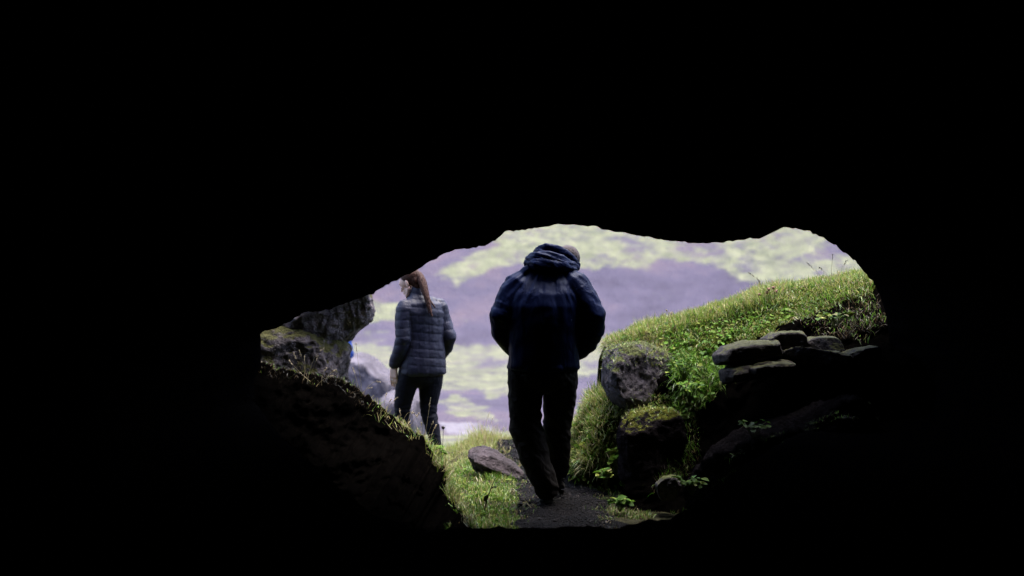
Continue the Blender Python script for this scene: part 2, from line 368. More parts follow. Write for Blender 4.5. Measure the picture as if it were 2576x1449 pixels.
# ------------------------------------------------------------------ the cave: one shell of rock, its mouth, its hollow and its outer face
MOUTH = [(640, 1010), (638, 960), (655, 920), (657, 880), (655, 836), (690, 827), (725, 812), (760, 788), (795, 782), (830, 778), (865, 765), (900, 751), (940, 737), (965, 722), (1000, 704), (1025, 691), (1052, 678), (1080, 660), (1112, 640), (1145, 629), (1180, 625), (1218, 619), (1240, 606), (1256, 595), (1272, 583), (1300, 580), (1332, 576), (1375, 570), (1420, 564), (1460, 566), (1500, 569), (1525, 579), (1560, 584), (1600, 592), (1660, 601), (1720, 609), (1770, 612), (1830, 608), (1880, 602), (1915, 598), (1930, 588), (1945, 578), (1965, 574), (1990, 573), (2040, 583), (2065, 596), (2090, 611), (2115, 628), (2135, 642), (2150, 656), (2168, 676), (2183, 694), (2195, 708), (2212, 738), (2225, 775), (2234, 825), (2240, 880), (2238, 930), (2215, 985), (2150, 1022), (2050, 1070), (1950, 1120), (1860, 1180), (1790, 1240), (1690, 1300), (1560, 1323), (1430, 1327), (1300, 1326), (1190, 1324), (1080, 1335), (950, 1300), (820, 1200), (700, 1090)]
NR = 520
mp = np.array(MOUTH + MOUTH[:1], float); seg = np.r_[0, np.cumsum(np.hypot(*np.diff(mp, axis=0).T))]
tt = np.linspace(0, seg[-1], NR, endpoint=False)
mx = np.interp(tt, seg, mp[:, 0]); my = np.interp(tt, seg, mp[:, 1])
jn = np.stack([mx / 16, my / 16, np.zeros(NR)], 1)
my = my + 4.0 * fbm(jn, 5, .6) ; mx = mx + 2.0 * fbm(jn + 50, 3); my = my + 9 * fbm(jn * .22 + 7, 3) * sstep(1250, 1310, my)
low = sstep(1000, 1250, my)
md = 8.75 - 2.1 * low + 0.05 * fbm(jn * .2, 2) + 0.38 * sstep(1150, 850, mx) * (1 - low) + 0.6 * sstep(1950, 2180, mx) * (1 - low)  # floor lip brought nearer to hide lit ground; roof sides pushed out for shade
ring0 = np.stack([(mx - PX0) / F * md, md, CAM_Z - (my - PY0) / F * md], 1)
cen = np.array([0.35, 0, 1.0]); e = ring0 - cen; e[:, 1] = 0; e /= np.linalg.norm(e, axis=1)[:, None]
down = sstep(0.1, -0.5, e[:, 2])            # 1 where the ring runs along the ground
rows = []
def off(a, b, ad=None, zmin=None, nz=0.0):
    aa = a * (1 - down) + (a if ad is None else ad) * down
    r = ring0 + e * aa[:, None]; r[:, 1] += b
    if nz: r += e * (fbm(r * 1.6, 4) * nz)[:, None]; r[:, 1] += fbm(r * 1.3 + 40, 3) * nz * .5
    if zmin is not None: r[:, 2] = np.maximum(r[:, 2], zmin)
    return r
rows += [off(0.1, -14.5, 0.1), off(1.2, -13.5, 0.9, nz=.3), off(2.0, -11.0, 0.8, nz=.4), off(2.0, -8.0, 0.7, nz=.35), off(1.7, -5.5, 0.6, nz=.3), off(1.35, -3.6, 0.5, nz=.25), off(0.95, -2.3, 0.42, nz=.18), off(0.6, -1.3, .32, nz=.12), off(0.36, -0.75, .22, nz=.06), off(0.18, -0.4, .12, nz=.02), off(0.07, -0.18, .05), off(0.015, -0.05, .01)]
rows += [ring0]
rows += [off(0.012, 0.04, 0.05), off(0.05, 0.12, 0.3), off(0.14, 0.22, .7, nz=.03), off(0.4, 0.36, 1.3, nz=.08), off(0.9, 0.42, 1.8, nz=.15), off(1.8, 0.3, 2.4, nz=.25), off(4.2, 0.1, 3, nz=.3), off(6.4, -1.5, 3.4, nz=.5), off(6, -9, 3.6, nz=.5), off(4, -17, 3.6), off(0.2, -18, 3)]  # unseen cliff above the mouth, raised and overhung to keep sky light off
cme = grid_mesh('cave', np.stack(rows, 0), closed_u=True)
bmc = bmesh.new(); bmc.from_mesh(cme)
bmc.verts.ensure_lookup_table()
be = [x for x in bmc.edges if x.is_boundary]; bmesh.ops.holes_fill(bmc, edges=be, sides=0); bmesh.ops.recalc_face_normals(bmc, faces=bmc.faces)
bmc.to_mesh(cme); bmc.free()
cme.polygons.foreach_set('use_smooth', [True] * len(cme.polygons))
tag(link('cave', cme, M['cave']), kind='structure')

# ------------------------------------------------------------------ rocks
def rock(name, outline, d, thick, mat, label, cat='rock', group=None, voxel=0.016, rough=0.03, depth_slope=0.0, prof=(0.62, 0.9, 1.0, 0.97, 0.66), seed=0.0, facet=0.5, attr=None, cuts=26, lift=0.0, strata=0.0, chip=False, smooth=2):
    hull = len(outline[0]) == 3
    pts = [W(q_[0], q_[1], q_[2] if hull else d) for q_ in outline]; c = sum(pts, Vector()) / len(pts)
    zlo = min(p.z for p in pts); zhi = max(p.z for p in pts)
    bm = bmesh.new(); rings = []
    if hull: bmesh.ops.convex_hull(bm, input=[bm.verts.new(p) for p in pts])
    for k, s in enumerate(() if hull else prof):
        y = -thick / 2 + thick * k / (len(prof) - 1)
        ring = []
        for p in pts:
            q = c + (p - c) * s; q.y = d + y + depth_slope * (q.z - zlo) / max(zhi - zlo, 1e-3)
            q.z += lift * (1 - k / (len(prof) - 1)) * (zhi - q.z)
            ring.append(bm.verts.new(q))
        rings.append(ring)
    if chip and not hull:                    # a broken block: the convex hull of jittered front, middle and back outlines
        bm.free(); bm = bmesh.new(); rj = random.Random(int(seed * 31) + len(pts)); hv = []
        for y_, s_ in ((-.5, .90), (-.28, 1.0), (.2, 1.0), (.5, .86)):
            for p in pts:
                q = c + (p - c) * (s_ * rj.uniform(.95, 1.0)); q.y = d + thick * (y_ + rj.uniform(-.06, .06)); q.z += lift * (.5 - y_) * (zhi - q.z); hv.append(bm.verts.new(q))
        bmesh.ops.convex_hull(bm, input=hv); bmesh.ops.delete(bm, geom=[v_ for v_ in bm.verts if not v_.link_faces], context='VERTS')
    elif not hull: ring_faces(bm, rings)
    bmesh.ops.triangulate(bm, faces=bm.faces)
    me = remesh(bm, voxel, smooth)
    v = get_co(me); rg = np.random.default_rng(int(seed * 13) + 5)
    for k in range(cuts):                    # chisel flat faces into it
        dv = rg.normal(0, 1, 3); dv[1] *= 1.3; dv /= np.linalg.norm(dv); h = v @ dv
        lim = np.quantile(h, 0.90 + 0.095 * (1 - abs(dv[1])) if abs(dv[1]) < .75 else rg.uniform(.72, .93)); v = v - np.maximum(h - lim, 0)[:, None] * dv * 0.93
    set_co(me, v); n = get_no(me)
    cell = np.round(fbm(v * 3.2 + seed, 2) * 5) / 5 * facet + fbm(v * 5 + seed, 3) * .5 + ridged(v * 11 + seed, 4) * .30 + fbm(v * 30 + seed, 3) * .22
    if strata: cell = cell + strata * (np.abs(((v[:, 2] + .25 * v[:, 0] + .02 * fbm(v * 4 + seed, 2)) / .035) % 1.0 - .5) - .25) * 4
    set_co(me, v + n * (cell * rough)[:, None])
    o = bpy.data.objects.new(name, me); C.objects.link(o); me.materials.append(M[mat])
    cc = Vector((c.x, d, zlo)); me.transform(Matrix.Translation(-cc)); o.location = cc
    if attr is not None: add_attr(me, 'moss', np.full(len(me.vertices), attr))
    tag(o, label, cat, group); return o
rock('boulder', [(615, 860), (625, 790), (700, 750), (800, 715), (900, 716), (926, 736), (939, 752), (940, 778), (928, 804), (906, 829), (872, 858), (800, 884), (700, 930), (625, 950)], 10.45, 1.0, 'facet',
     'angular grey slab jutting right to a sharp tip under the cave roof beside the woman', 'boulder', 'mossy rocks under the roof on the left', rough=0.030, seed=3, facet=1.3, cuts=10, chip=True, smooth=1, voxel=.013, lift=.06)
rock('boulder', [(615, 1010), (618, 860), (700, 820), (850, 845), (868, 880), (862, 930), (858, 990), (800, 1015)], 10.3, 0.8, 'mossrock',
     'dark mossy block under the jutting slab, behind the seeding grass', 'boulder', 'mossy rocks under the roof on the left', rough=0.034, seed=6, facet=1.1, cuts=10, chip=True, smooth=1, voxel=.013, lift=.05)
rock('rock', [(1177, 1130, 10.72), (1184, 1115, 10.80), (1206, 1111, 10.88), (1232, 1119, 10.98), (1260, 1138, 10.98), (1304, 1178, 10.92), (1318, 1192, 10.74), (1196, 1158, 10.52), (1226, 1164, 10.50), (1264, 1168, 10.52), (1312, 1198, 10.58), (1200, 1190, 10.88), (1224, 1209, 10.92), (1270, 1212, 10.90), (1306, 1208, 10.84), (1175, 1152, 10.64), (1250, 1190, 11.1)], 10.75, 0.5, 'lava_clean',
     'reddish purple loose rock lying on the grass edge left of the walking man', 'rock', rough=0.020, seed=17, voxel=0.008, cuts=6, facet=1.0)
RG = 'lava blocks in the grassy bank on the right'
rock('boulder', [(1527, 880), (1560, 868), (1640, 872), (1695, 900), (1735, 955), (1730, 998), (1680, 1010), (1620, 1012), (1592, 1020), (1568, 1022), (1546, 1004), (1522, 964), (1526, 930)], 10.0, 0.62, 'lava',
     'purple grey overhanging boulder under the turf at the left end of the bank', 'boulder', RG, rough=0.032, seed=5, facet=1.2, lift=.05, cuts=10, chip=True, smooth=1, voxel=.012)
rock('boulder', [(1596, 1040), (1640, 1030), (1690, 1032), (1712, 1050), (1712, 1100), (1716, 1150), (1702, 1210), (1620, 1225), (1570, 1212), (1560, 1130), (1556, 1078), (1573, 1052)], 9.55, 0.5, 'shade_lava',
     'squat black boulder with mossy top, shade put into its colour, standing at path level below the overhang', 'boulder', RG, rough=0.028, seed=8, facet=1.0, lift=.05, cuts=8, chip=True, smooth=1, voxel=.012)
SL = 'flat slabs stacked in the bank'
for outl, d, th, lab in (
    ([(1797, 900), (1820, 876), (1880, 860), (1948, 858), (1956, 900), (1860, 920), (1802, 926)], 9.3, 0.6, 'thick grey slab at the left end of the stacked stones beside the grass'),
    ([(1920, 858), (1945, 840), (2010, 832), (2016, 872), (1925, 878)], 9.45, 0.5, 'topmost greenish slab lying directly under the turf edge'),
    ([(2025, 862), (2045, 850), (2100, 848), (2112, 892), (2030, 896)], 9.35, 0.5, 'small blunt slab at the upper right of the stacked stones'),
    ([(1818, 940), (1850, 922), (1950, 906), (1990, 912), (1985, 945), (1870, 966), (1822, 972)], 9.1, 0.55, 'dark wedge slab below the thick grey slab'),
    ([(1950, 888), (2000, 880), (2090, 882), (2125, 896), (2118, 925), (1955, 918)], 9.2, 0.55, 'long thin slab in the middle of the stacked stones'),
    ([(1880, 930), (1945, 912), (1995, 914), (1990, 936), (1890, 946)], 8.98, 0.4, 'thin bluish flake of stone under the long slab'),
    ([(2100, 908), (2150, 884), (2205, 872), (2212, 900), (2140, 930), (2104, 932)], 9.1, 0.45, 'tilted slab at the dark right end of the stacked stones')):
    rock('stone_slab', outl, d, th, 'slab', lab, 'slab', SL, rough=0.015, seed=d * 7, voxel=0.008, cuts=6, lift=.30, strata=.06, chip=True, smooth=1)
rock('stone', [(1652, 1220), (1668, 1200), (1695, 1196), (1712, 1220), (1692, 1256), (1662, 1256)], 8.95, 0.35, 'lava', 'small angular lava stone at the foot of the right bank', 'rock', None, rough=0.02, seed=21, voxel=0.01)
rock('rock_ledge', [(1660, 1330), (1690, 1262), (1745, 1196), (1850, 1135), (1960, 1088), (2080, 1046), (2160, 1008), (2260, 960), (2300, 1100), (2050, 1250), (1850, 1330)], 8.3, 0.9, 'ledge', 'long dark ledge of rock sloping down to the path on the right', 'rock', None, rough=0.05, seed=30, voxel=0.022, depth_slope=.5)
rock('boulder', [(846, 1090), (855, 960), (860, 912), (876, 895), (905, 892), (930, 902), (955, 928), (985, 945), (998, 968), (985, 1000), (960, 1090)], 22, 2.6, 'pale', 'big pale grey boulder out on the valley floor behind the woman', 'boulder', 'boulders on the valley floor', voxel=0.05, rough=0.05, seed=41, cuts=5, facet=.3)
rock('boulder', [(925, 1100), (940, 1025), (975, 993), (1030, 983), (1062, 1000), (1072, 1050), (1068, 1100)], 18.5, 1.6, 'pale', 'low whitish rock behind the legs of the woman', 'boulder', 'boulders on the valley floor', voxel=0.04, rough=0.04, seed=43, cuts=5, facet=.3)

# ------------------------------------------------------------------ banks of earth
def interp(tab, x): t = np.array(tab, float); return np.interp(x, t[:, 0], t[:, 1])
TOP = [(1500, 895), (1525, 884), (1545, 864), (1600, 842), (1700, 810), (1830, 774), (1900, 749), (2030, 719), (2190, 694), (2340, 684)]
LEFT = [(840, 1527), (900, 1538), (1000, 1565), (1100, 1610), (1190, 1590), (1250, 1560), (1340, 1510)]
nu, nv = 170, 120
Pg = np.zeros((nv, nu, 2)); Dg = np.zeros((nv, nu))
for j in range(nv):
    t = j / (nv - 1)
    for i in range(nu):
        u = i / (nu - 1); px = 1527 + u * (2330 - 1527); T = interp(TOP, px)
        py = T + t * (1345 - T); lx = interp(LEFT, py); px = lx + u * (2330 - lx)
        T = interp(TOP, px); py = T + t * (1345 - T)
        Pg[j, i] = (px, py); Dg[j, i] = 10.45 - 0.25 * u - 1.45 * t ** 0.75 - 0.45 * sstep(1780, 2100, px) * min(1, t * 3)
wx = (Pg[..., 0] - PX0) / F * Dg; wz = CAM_Z - (Pg[..., 1] - PY0) / F * Dg
G = np.stack([wx, Dg, wz], -1); flat = G.reshape(-1, 3)
edge_t = np.repeat(np.linspace(0, 1, nv), nu)
flat = flat + np.stack([np.zeros(len(flat)), -1 * (fbm(flat * 2.2, 4) * .12 + ridged(flat * 6, 3) * .03), fbm(flat * 3 + 9, 3) * .02], 1) * np.minimum(1, .35 + edge_t * 4)[:, None]
G = flat.reshape(nv, nu, 3)
back = [G[0] + np.array([0, dy, dz]) for dy, dz in ((2.6, -2.2), (2.2, -0.9), (1.4, -0.16), (.7, -.02), (0.3, 0.005), (0.1, 0.004))]
bme = grid_mesh('grassy_bank', np.concatenate([np.stack(back, 0), G], 0)[:, ::-1])
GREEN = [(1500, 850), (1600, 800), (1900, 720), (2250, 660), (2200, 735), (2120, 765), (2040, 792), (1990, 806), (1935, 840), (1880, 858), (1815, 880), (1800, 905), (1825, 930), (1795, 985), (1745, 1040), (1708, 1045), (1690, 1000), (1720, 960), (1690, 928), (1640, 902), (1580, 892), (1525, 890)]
q = proj(get_co(bme)); mm = 0.95 * soft(q, GREEN, 10) + 0.25 * soft(q, [(1680, 1000), (1800, 960), (1760, 1200), (1650, 1300), (1600, 1210), (1700, 1150)], 10)  # green only over the lit grass; near-black soil around it paints shade
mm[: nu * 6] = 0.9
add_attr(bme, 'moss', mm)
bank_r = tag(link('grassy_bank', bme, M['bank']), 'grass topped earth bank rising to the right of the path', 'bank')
EDGE = [(600, 900), (657, 914), (700, 926), (760, 942), (810, 948), (858, 956), (880, 972), (905, 985), (935, 1010), (965, 1032), (1010, 1070), (1060, 1102), (1092, 1145), (1118, 1188), (1122, 1225), (1150, 1275), (1195, 1335)]
ea = np.array(EDGE, float); es = np.r_[0, np.cumsum(np.hypot(*np.diff(ea, axis=0).T))]
nu2, nv2 = 260, 70; s = np.linspace(0, es[-1], nu2); ex = np.interp(s, es, ea[:, 0]); ey = np.interp(s, es, ea[:, 1])
jj = np.stack([s / 26, np.zeros(nu2), np.zeros(nu2)], 1); ey = ey + 14 * fbm(jj, 4); ex = ex + 7 * fbm(jj + 20, 3)
ed = np.interp(ex, [600, 860, 1000, 1116, 1150, 1195], [9.35, 9.6, 9.65, 9.2, 8.7, 7.9])
T2 = np.linspace(0, 1, nv2)[:, None]
px = ex[None] - 190 * T2; py = ey[None] + 330 * T2; dd = ed[None] - (0.9 + 1.5 * sstep(900, 1100, ex[None])) * T2
G2 = np.stack([(px - PX0) / F * dd, dd, CAM_Z - (py - PY0) / F * dd], -1); fl = G2.reshape(-1, 3)
fl = fl + np.stack([np.zeros(len(fl)), -(fbm(fl * 3, 4) * .12 + ridged(fl * 8, 3) * .035), np.zeros(len(fl))], 1) * np.minimum(1, .2 + np.repeat(T2[:, 0], nu2) * 6)[:, None]
G2 = fl.reshape(nv2, nu2, 3)
back = [G2[0] + np.array([0, dy, dz]) for dy, dz in ((1.5, -1.7), (0.95, -0.75), (.55, -0.22), (.28, -.05), (0.1, 0.0))]
lme = grid_mesh('earth_bank', np.concatenate([np.stack(back, 0), G2], 0)[:, ::-1])
add_attr(lme, 'moss', np.r_[np.full(nu2 * 5, .5), np.repeat(np.clip(.30 - T2[:, 0] * 9, 0, 1), nu2)])
bank_l = tag(link('earth_bank', lme, M['bank']), 'dark crumbling earth bank sloping down to the path on the left', 'bank')
mound = rock('grassy_mound', [(1432, 1160), (1446, 1100), (1466, 1046), (1496, 1004), (1530, 985), (1570, 1000), (1600, 1060), (1625, 1150), (1620, 1230), (1500, 1222), (1446, 1196)], 10.4, 1.0, 'bank', 'shaggy grass mound between the walking man and the overhanging boulder', 'mound', None, rough=0.05, seed=51, voxel=0.025, attr=0.8, cuts=0)

# ------------------------------------------------------------------ grass and leaves
def sample(o, n, wfn=None):
    me = o.data; me.calc_loop_triangles(); tr = np.empty(len(me.loop_triangles) * 3, np.int32); me.loop_triangles.foreach_get('vertices', tr); tr = tr.reshape(-1, 3)
    v = get_co(me) + np.array(o.location); no = get_no(me); a, b, c = v[tr[:, 0]], v[tr[:, 1]], v[tr[:, 2]]
    ar = np.linalg.norm(np.cross(b - a, c - a), axis=1) / 2
    if wfn is not None: ar = ar * wfn((a + b + c) / 3, (no[tr[:, 0]] + no[tr[:, 1]] + no[tr[:, 2]]) / 3)
    k = RNG.choice(len(tr), n, p=ar / ar.sum()); r1 = np.sqrt(RNG.random(n))[:, None]; r2 = RNG.random(n)[:, None]
    p = a[k] * (1 - r1) + b[k] * r1 * (1 - r2) + c[k] * r1 * r2; nn = (no[tr[k, 0]] + no[tr[k, 1]] + no[tr[k, 2]]) / 3
    return p, nn
PAL = {'leaf': [(.04, .10, .008), (.07, .15, .012), (.10, .18, .02), (.15, .19, .03)], 'green': [(.055, .15, .010), (.09, .21, .02), (.13, .26, .03), (.18, .29, .055)], 'yellow': [(.24, .28, .05), (.33, .35, .10), (.18, .25, .035), (.40, .37, .16)],
       'shade_dark': [(.016, .012, .007), (.03, .023, .013), (.012, .012, .005)], 'straw': [(.30, .24, .12), (.38, .32, .18), (.22, .17, .08)], 'deep': [(.03, .075, .006), (.05, .12, .012), (.08, .16, .02)], 'brown': [(.07, .05, .03), (.12, .085, .05), (.045, .04, .018)]}  # one near-black palette puts shade into the left bank's blades
def blades(name, p, n, h, w, mixp, lean=0.5, droop=0.5, upw=0.6, parent=None, hvar=.45, noise_h=True):
    k = len(p); hh = h * (1 - hvar + 2 * hvar * RNG.random(k))
    if noise_h: hh = hh * np.clip(.85 + .9 * fbm(p * 3.5, 2), .35, 1.7)
    ang = RNG.random(k) * 2 * np.pi; side = np.stack([np.cos(ang), np.sin(ang), np.zeros(k)], 1)
    ln = RNG.normal(0, 1, (k, 3)) * lean * .5; ln[:, 2] *= .3
    nb = fbm(p * 4 + 70, 2)[:, None] * np.array([[1.0, 0, 0]]) * .6 + fbm(p * 4 + 90, 2)[:, None] * np.array([[0, 1.0, 0]]) * .6
    d = n * (1 - upw) + np.array([0, 0, 1]) * upw + ln + nb; d /= np.linalg.norm(d, axis=1)[:, None]
    bend = np.cross(d, side); bend /= np.maximum(np.linalg.norm(bend, axis=1), 1e-4)[:, None]
    dr = (droop * (RNG.random(k) ** 1.3) * 1.3)[:, None]; H = hh[:, None]; ww = (w * (.6 + .8 * RNG.random(k)))[:, None]
    def at(t): return p + d * H * t + bend * H * dr * t * t * .6 - np.array([0, 0, 1]) * H * dr * t ** 3 * .45
    V = np.stack([at(0) - side * ww * .5, at(0) + side * ww * .5, at(.4) - side * ww * .45, at(.4) + side * ww * .45, at(.75) - side * ww * .28, at(.75) + side * ww * .28, at(1.0)], 1)
    base = (np.arange(k) * 7)[:, None]
    quads = np.concatenate([base + np.array([[0, 1, 3, 2]]), base + np.array([[2, 3, 5, 4]])], 0); tris = base + np.array([[4, 5, 6]])
    me = bpy.data.meshes.new(name); me.vertices.add(k * 7); me.vertices.foreach_set('co', V.astype(np.float32).ravel())
    lv = np.concatenate([quads.ravel(), tris.ravel()]).astype(np.int32); me.loops.add(len(lv)); me.loops.foreach_set('vertex_index', lv)
    me.polygons.add(len(quads) + k)
    me.polygons.foreach_set('loop_start', np.concatenate([np.arange(len(quads)) * 4, len(quads) * 4 + np.arange(k) * 3]).astype(np.int32)); me.update(calc_edges=True)
    me.polygons.foreach_set('use_smooth', [True] * len(me.polygons))
    names = list(mixp); pr = np.array([mixp[x] for x in names], float); pr /= pr.sum()
    which = RNG.choice(len(names), k, p=pr); col = np.zeros((k, 3))
    for i, nm in enumerate(names):
        pal = np.array(PAL[nm]); s_ = which == i; col[s_] = pal[RNG.integers(0, len(pal), s_.sum())]
    col *= (.8 + .4 * RNG.random(k))[:, None]
    add_col(me, 'tint', np.repeat(col, 7, 0))
    return link(name, me, M['grass'], parent)
def leaves(name, p, n, size, mixp, tilt=0.6, parent=None):
    k = len(p); ang = RNG.random(k) * 2 * np.pi; up = n * .5 + np.array([0, 0, .6]) + RNG.normal(0, tilt, (k, 3)) * .6; up /= np.linalg.norm(up, axis=1)[:, None]
    f = np.stack([np.cos(ang), np.sin(ang), np.zeros(k)], 1); f -= up * (f * up).sum(1)[:, None]; f /= np.linalg.norm(f, axis=1)[:, None]; sd = np.cross(up, f)
    sz = (size * (.55 + .9 * RNG.random(k)))[:, None]
    prof = [(0, 0, 0), (.28, .30, .06), (.28, -.30, .06), (.3, 0, -.02), (.62, .33, .05), (.62, -.33, .05), (.65, 0, -.03), (1.0, 0, -.10)]
    V = np.stack([p + f * sz * a + sd * sz * b + up * sz * c for a, b, c in prof], 1)
    fc = [(0, 3, 1), (0, 2, 3), (1, 3, 6), (1, 6, 4), (2, 6, 3), (2, 5, 6), (4, 6, 7), (5, 7, 6)]
    base = (np.arange(k) * 8)[:, None]; tris = np.concatenate([base + np.array([t]) for t in fc], 0)
    me = bpy.data.meshes.new(name); me.vertices.add(k * 8); me.vertices.foreach_set('co', V.astype(np.float32).ravel())
    me.loops.add(tris.size); me.loops.foreach_set('vertex_index', tris.ravel().astype(np.int32)); me.polygons.add(len(tris)); me.polygons.foreach_set('loop_start', np.arange(0, tris.size, 3, dtype=np.int32)); me.update(calc_edges=True)
    me.polygons.foreach_set('use_smooth', [True] * len(me.polygons))
    names = list(mixp); pr = np.array([mixp[x] for x in names], float); pr /= pr.sum(); which = RNG.choice(len(names), k, p=pr); col = np.zeros((k, 3))
    for i, nm in enumerate(names):
        pal = np.array(PAL[nm]); s_ = which == i; col[s_] = pal[RNG.integers(0, len(pal), s_.sum())]
    add_col(me, 'tint', np.repeat(col * (.8 + .5 * RNG.random(k))[:, None], 8, 0))
    return link(name, me, M['leaf'], parent)
def stuff(o, label): return tag(o, label, 'grass', None, 'stuff')
def join(objs, name, label, cat='grass', mat='grass'):
    # several passes of blades of one lawn become one object
    bm = bmesh.new(); cols = []
    for o in objs: cols.append(o.data)
    vs_ = [get_co(m) for m in cols]; off_ = np.cumsum([0] + [len(x) for x in vs_])
    me = bpy.data.meshes.new(name); me.vertices.add(off_[-1]); me.vertices.foreach_set('co', np.concatenate(vs_).astype(np.float32).ravel())
    lv = []; ls = []; lo = 0; tc = []
    for m, f0 in zip(cols, off_):
        a = np.empty(len(m.loops), np.int32); m.loops.foreach_get('vertex_index', a); lv.append(a + f0)
        b = np.empty(len(m.polygons), np.int32); m.polygons.foreach_get('loop_start', b); ls.append(b + lo); lo += len(a)
        c = np.empty(len(m.vertices) * 4, np.float32); m.attributes['tint'].data.foreach_get('color', c); tc.append(c.reshape(-1, 4)[:, :3])
    lv = np.concatenate(lv); ls = np.concatenate(ls); me.loops.add(len(lv)); me.loops.foreach_set('vertex_index', lv); me.polygons.add(len(ls)); me.polygons.foreach_set('loop_start', ls); me.update(calc_edges=True)
    me.polygons.foreach_set('use_smooth', [True] * len(ls)); add_col(me, 'tint', np.concatenate(tc))
    bm.free()
    for o in objs: m = o.data; bpy.data.objects.remove(o); bpy.data.meshes.remove(m)
    return tag(link(name, me, M[mat]), label, cat, None, 'stuff')
def wpoly(poly, jit=10, lo=0.0): return lambda c, n: soft(proj(c), poly, jit) + lo
TOPBAND = [(1510, 860), (1545, 820), (1700, 775), (1900, 725), (2200, 660), (2230, 720), (2030, 752), (1900, 785), (1700, 835), (1560, 870)]
parts = []
p, n = sample(bank_r, 30000, wpoly(GREEN)); parts.append(blades('b', p, n, .060, .0046, {'green': 3.4, 'yellow': 2.6, 'straw': .9, 'deep': 1.8}, 1.7, 1.0, .4))
p, n = sample(bank_r, 5000, wpoly([(1525, 868), (1640, 840), (1700, 900), (1640, 905), (1530, 900)])); parts.append(blades('b', p, n, .06, .004, {'yellow': 2, 'brown': 3, 'straw': 1}, 1.5, 1.6, .1))
p, n = sample(bank_r, 3600, wpoly([(1560, 1000), (1720, 990), (1740, 1045), (1640, 1050), (1600, 1036), (1570, 1065)])); parts.append(blades('b', p, n, .03, .004, {'yellow': 1.2, 'brown': 2, 'green': 1.5, 'deep': 1}, 1.7, 1.2, .2))
p, n = sample(bank_r, 12000, wpoly(TOPBAND)); parts.append(blades('b', p, n, .065, .0045, {'green': 1.6, 'yellow': 3.6, 'straw': 2.4}, .8, .6, .6))  # extra straw and yellow blades paint the highlight along the bank top
p, n = sample(bank_r, 9000, lambda c, nn: ((c[:, 1] > 10.25) & (c[:, 1] < 11.3)).astype(float)); parts.append(blades('b', p, n, .07, .0042, {'green': 2, 'yellow': 3.5, 'straw': 1.8}, .8, .6, .7))
p, n = sample(bank_r, 5000, wpoly([(1700, 890), (1800, 880), (1830, 930), (1800, 990), (1740, 1060), (1690, 1080), (1690, 960)])); parts.append(blades('b', p, n, .085, .005, {'deep': 3, 'green': 3, 'straw': .5}, 1.0, 1.0, .3))
p, n = sample(bank_r, 2200, wpoly([(1650, 1060), (1760, 1040), (1760, 1150), (1700, 1230), (1640, 1240), (1690, 1130)])); parts.append(blades('b', p, n, .06, .003, {'deep': 2, 'brown': 2, 'green': 1}, 1.0, 1.0, .3))
p, n = sample(bank_r, 1800, wpoly([(1990, 790), (2180, 720), (2230, 800), (2180, 860), (2060, 850)])); parts.append(blades('b', p, n, .06, .003, {'brown': 3, 'green': 1.2}, 1.0, 1.2, .2))
join(parts, 'bank_grass', 'sunlit yellow green grass covering the bank on the right')
parts = []
def lawn_w(c, n):
    x, y = c[:, 0], c[:, 1]; e_ = (np.abs(x - path_c(y)) - path_w(y)) + fbm(c * np.array([4, 4, 0]), 3) * .16
    return sstep(-.06, .08, e_) * (.25 + sstep(-.25, .3, fbm(c * 3.1 + 5, 3)))
gobj = bpy.data.objects['ground']
p, n = sample(gobj, 19000, lambda c, nn: lawn_w(c, nn) * ((c[:, 0] < .3) & (c[:, 0] > np.where(c[:, 1] < 9.0, -.36, -1.3)) & (c[:, 1] > 7.6) & (c[:, 1] < 11.6))); parts.append(blades('b', p, n, .055, .005, {'green': 3, 'yellow': 1.8, 'straw': 1.0, 'deep': 1.6}, .9, .8, .7))
p, n = sample(gobj, 15000, lambda c, nn: lawn_w(c, nn) * ((c[:, 0] < .3) & (c[:, 0] > -2.0) & (c[:, 1] > 11.4) & (c[:, 1] < 13.6))); parts.append(blades('b', p, n, .055, .004, {'yellow': 3, 'straw': 1.8, 'green': 1.2}, .9, .8, .7))
p, n = sample(bpy.data.objects['path'], 1500, lambda c, nn: sstep(.45, 1.0, np.abs(c[:, 0] - path_c(c[:, 1])) / path_w(c[:, 1])) * sstep(0, .35, fbm(c * 3.3 + 9, 3)) * (c[:, 1] > 8)); parts.append(blades('b', p, n, .035, .0035, {'brown': 2, 'green': 1, 'deep': 1, 'straw': 1}, 1.4, 1.2, .4))
p, n = sample(gobj, 5000, lambda c, nn: lawn_w(c, nn) * ((c[:, 0] > .3) & (c[:, 0] < 1.4) & (c[:, 1] > 8.3) & (c[:, 1] < 9.6)) * sstep(-.05, .25, fbm(c * 2.4, 2))); parts.append(blades('b', p, n, .045, .0032, {'brown': 2, 'green': 1.5, 'deep': 1, 'straw': .8}, 1, 1, .5))
p, n = sample(gobj, 7000, lambda c, nn: lawn_w(c, nn) * ((c[:, 0] > .3) & (c[:, 0] < 1.6) & (c[:, 1] > 9.5) & (c[:, 1] < 13.4))); parts.append(blades('b', p, n, .06, .0036, {'green': 2.5, 'yellow': 2.5, 'straw': 1}, .9, .8, .7))
tuft = W(1222, 1112, 12.7); k = 1500; tp = np.array(tuft) + RNG.normal(0, 1, (k, 3)) * np.array([.13, .2, 0]); tp[:, 2] = ground_z(tp[:, 0], tp[:, 1])
parts.append(blades('b', tp, np.tile([0, 0, 1.0], (k, 1)), .17, .0035, {'yellow': 3, 'straw': 2}, .6, .6, .8))
join(parts, 'path_grass', 'short green grass beside the black path')
parts = []
def edge_w(c, n): return ((c[:, 1] > np.interp(proj(c)[:, 0], [600, 860, 1000, 1116, 1150, 1195], [9.3, 9.52, 9.55, 9.02, 8.5, 7.7])) & (c[:, 1] < 9.95)).astype(float)
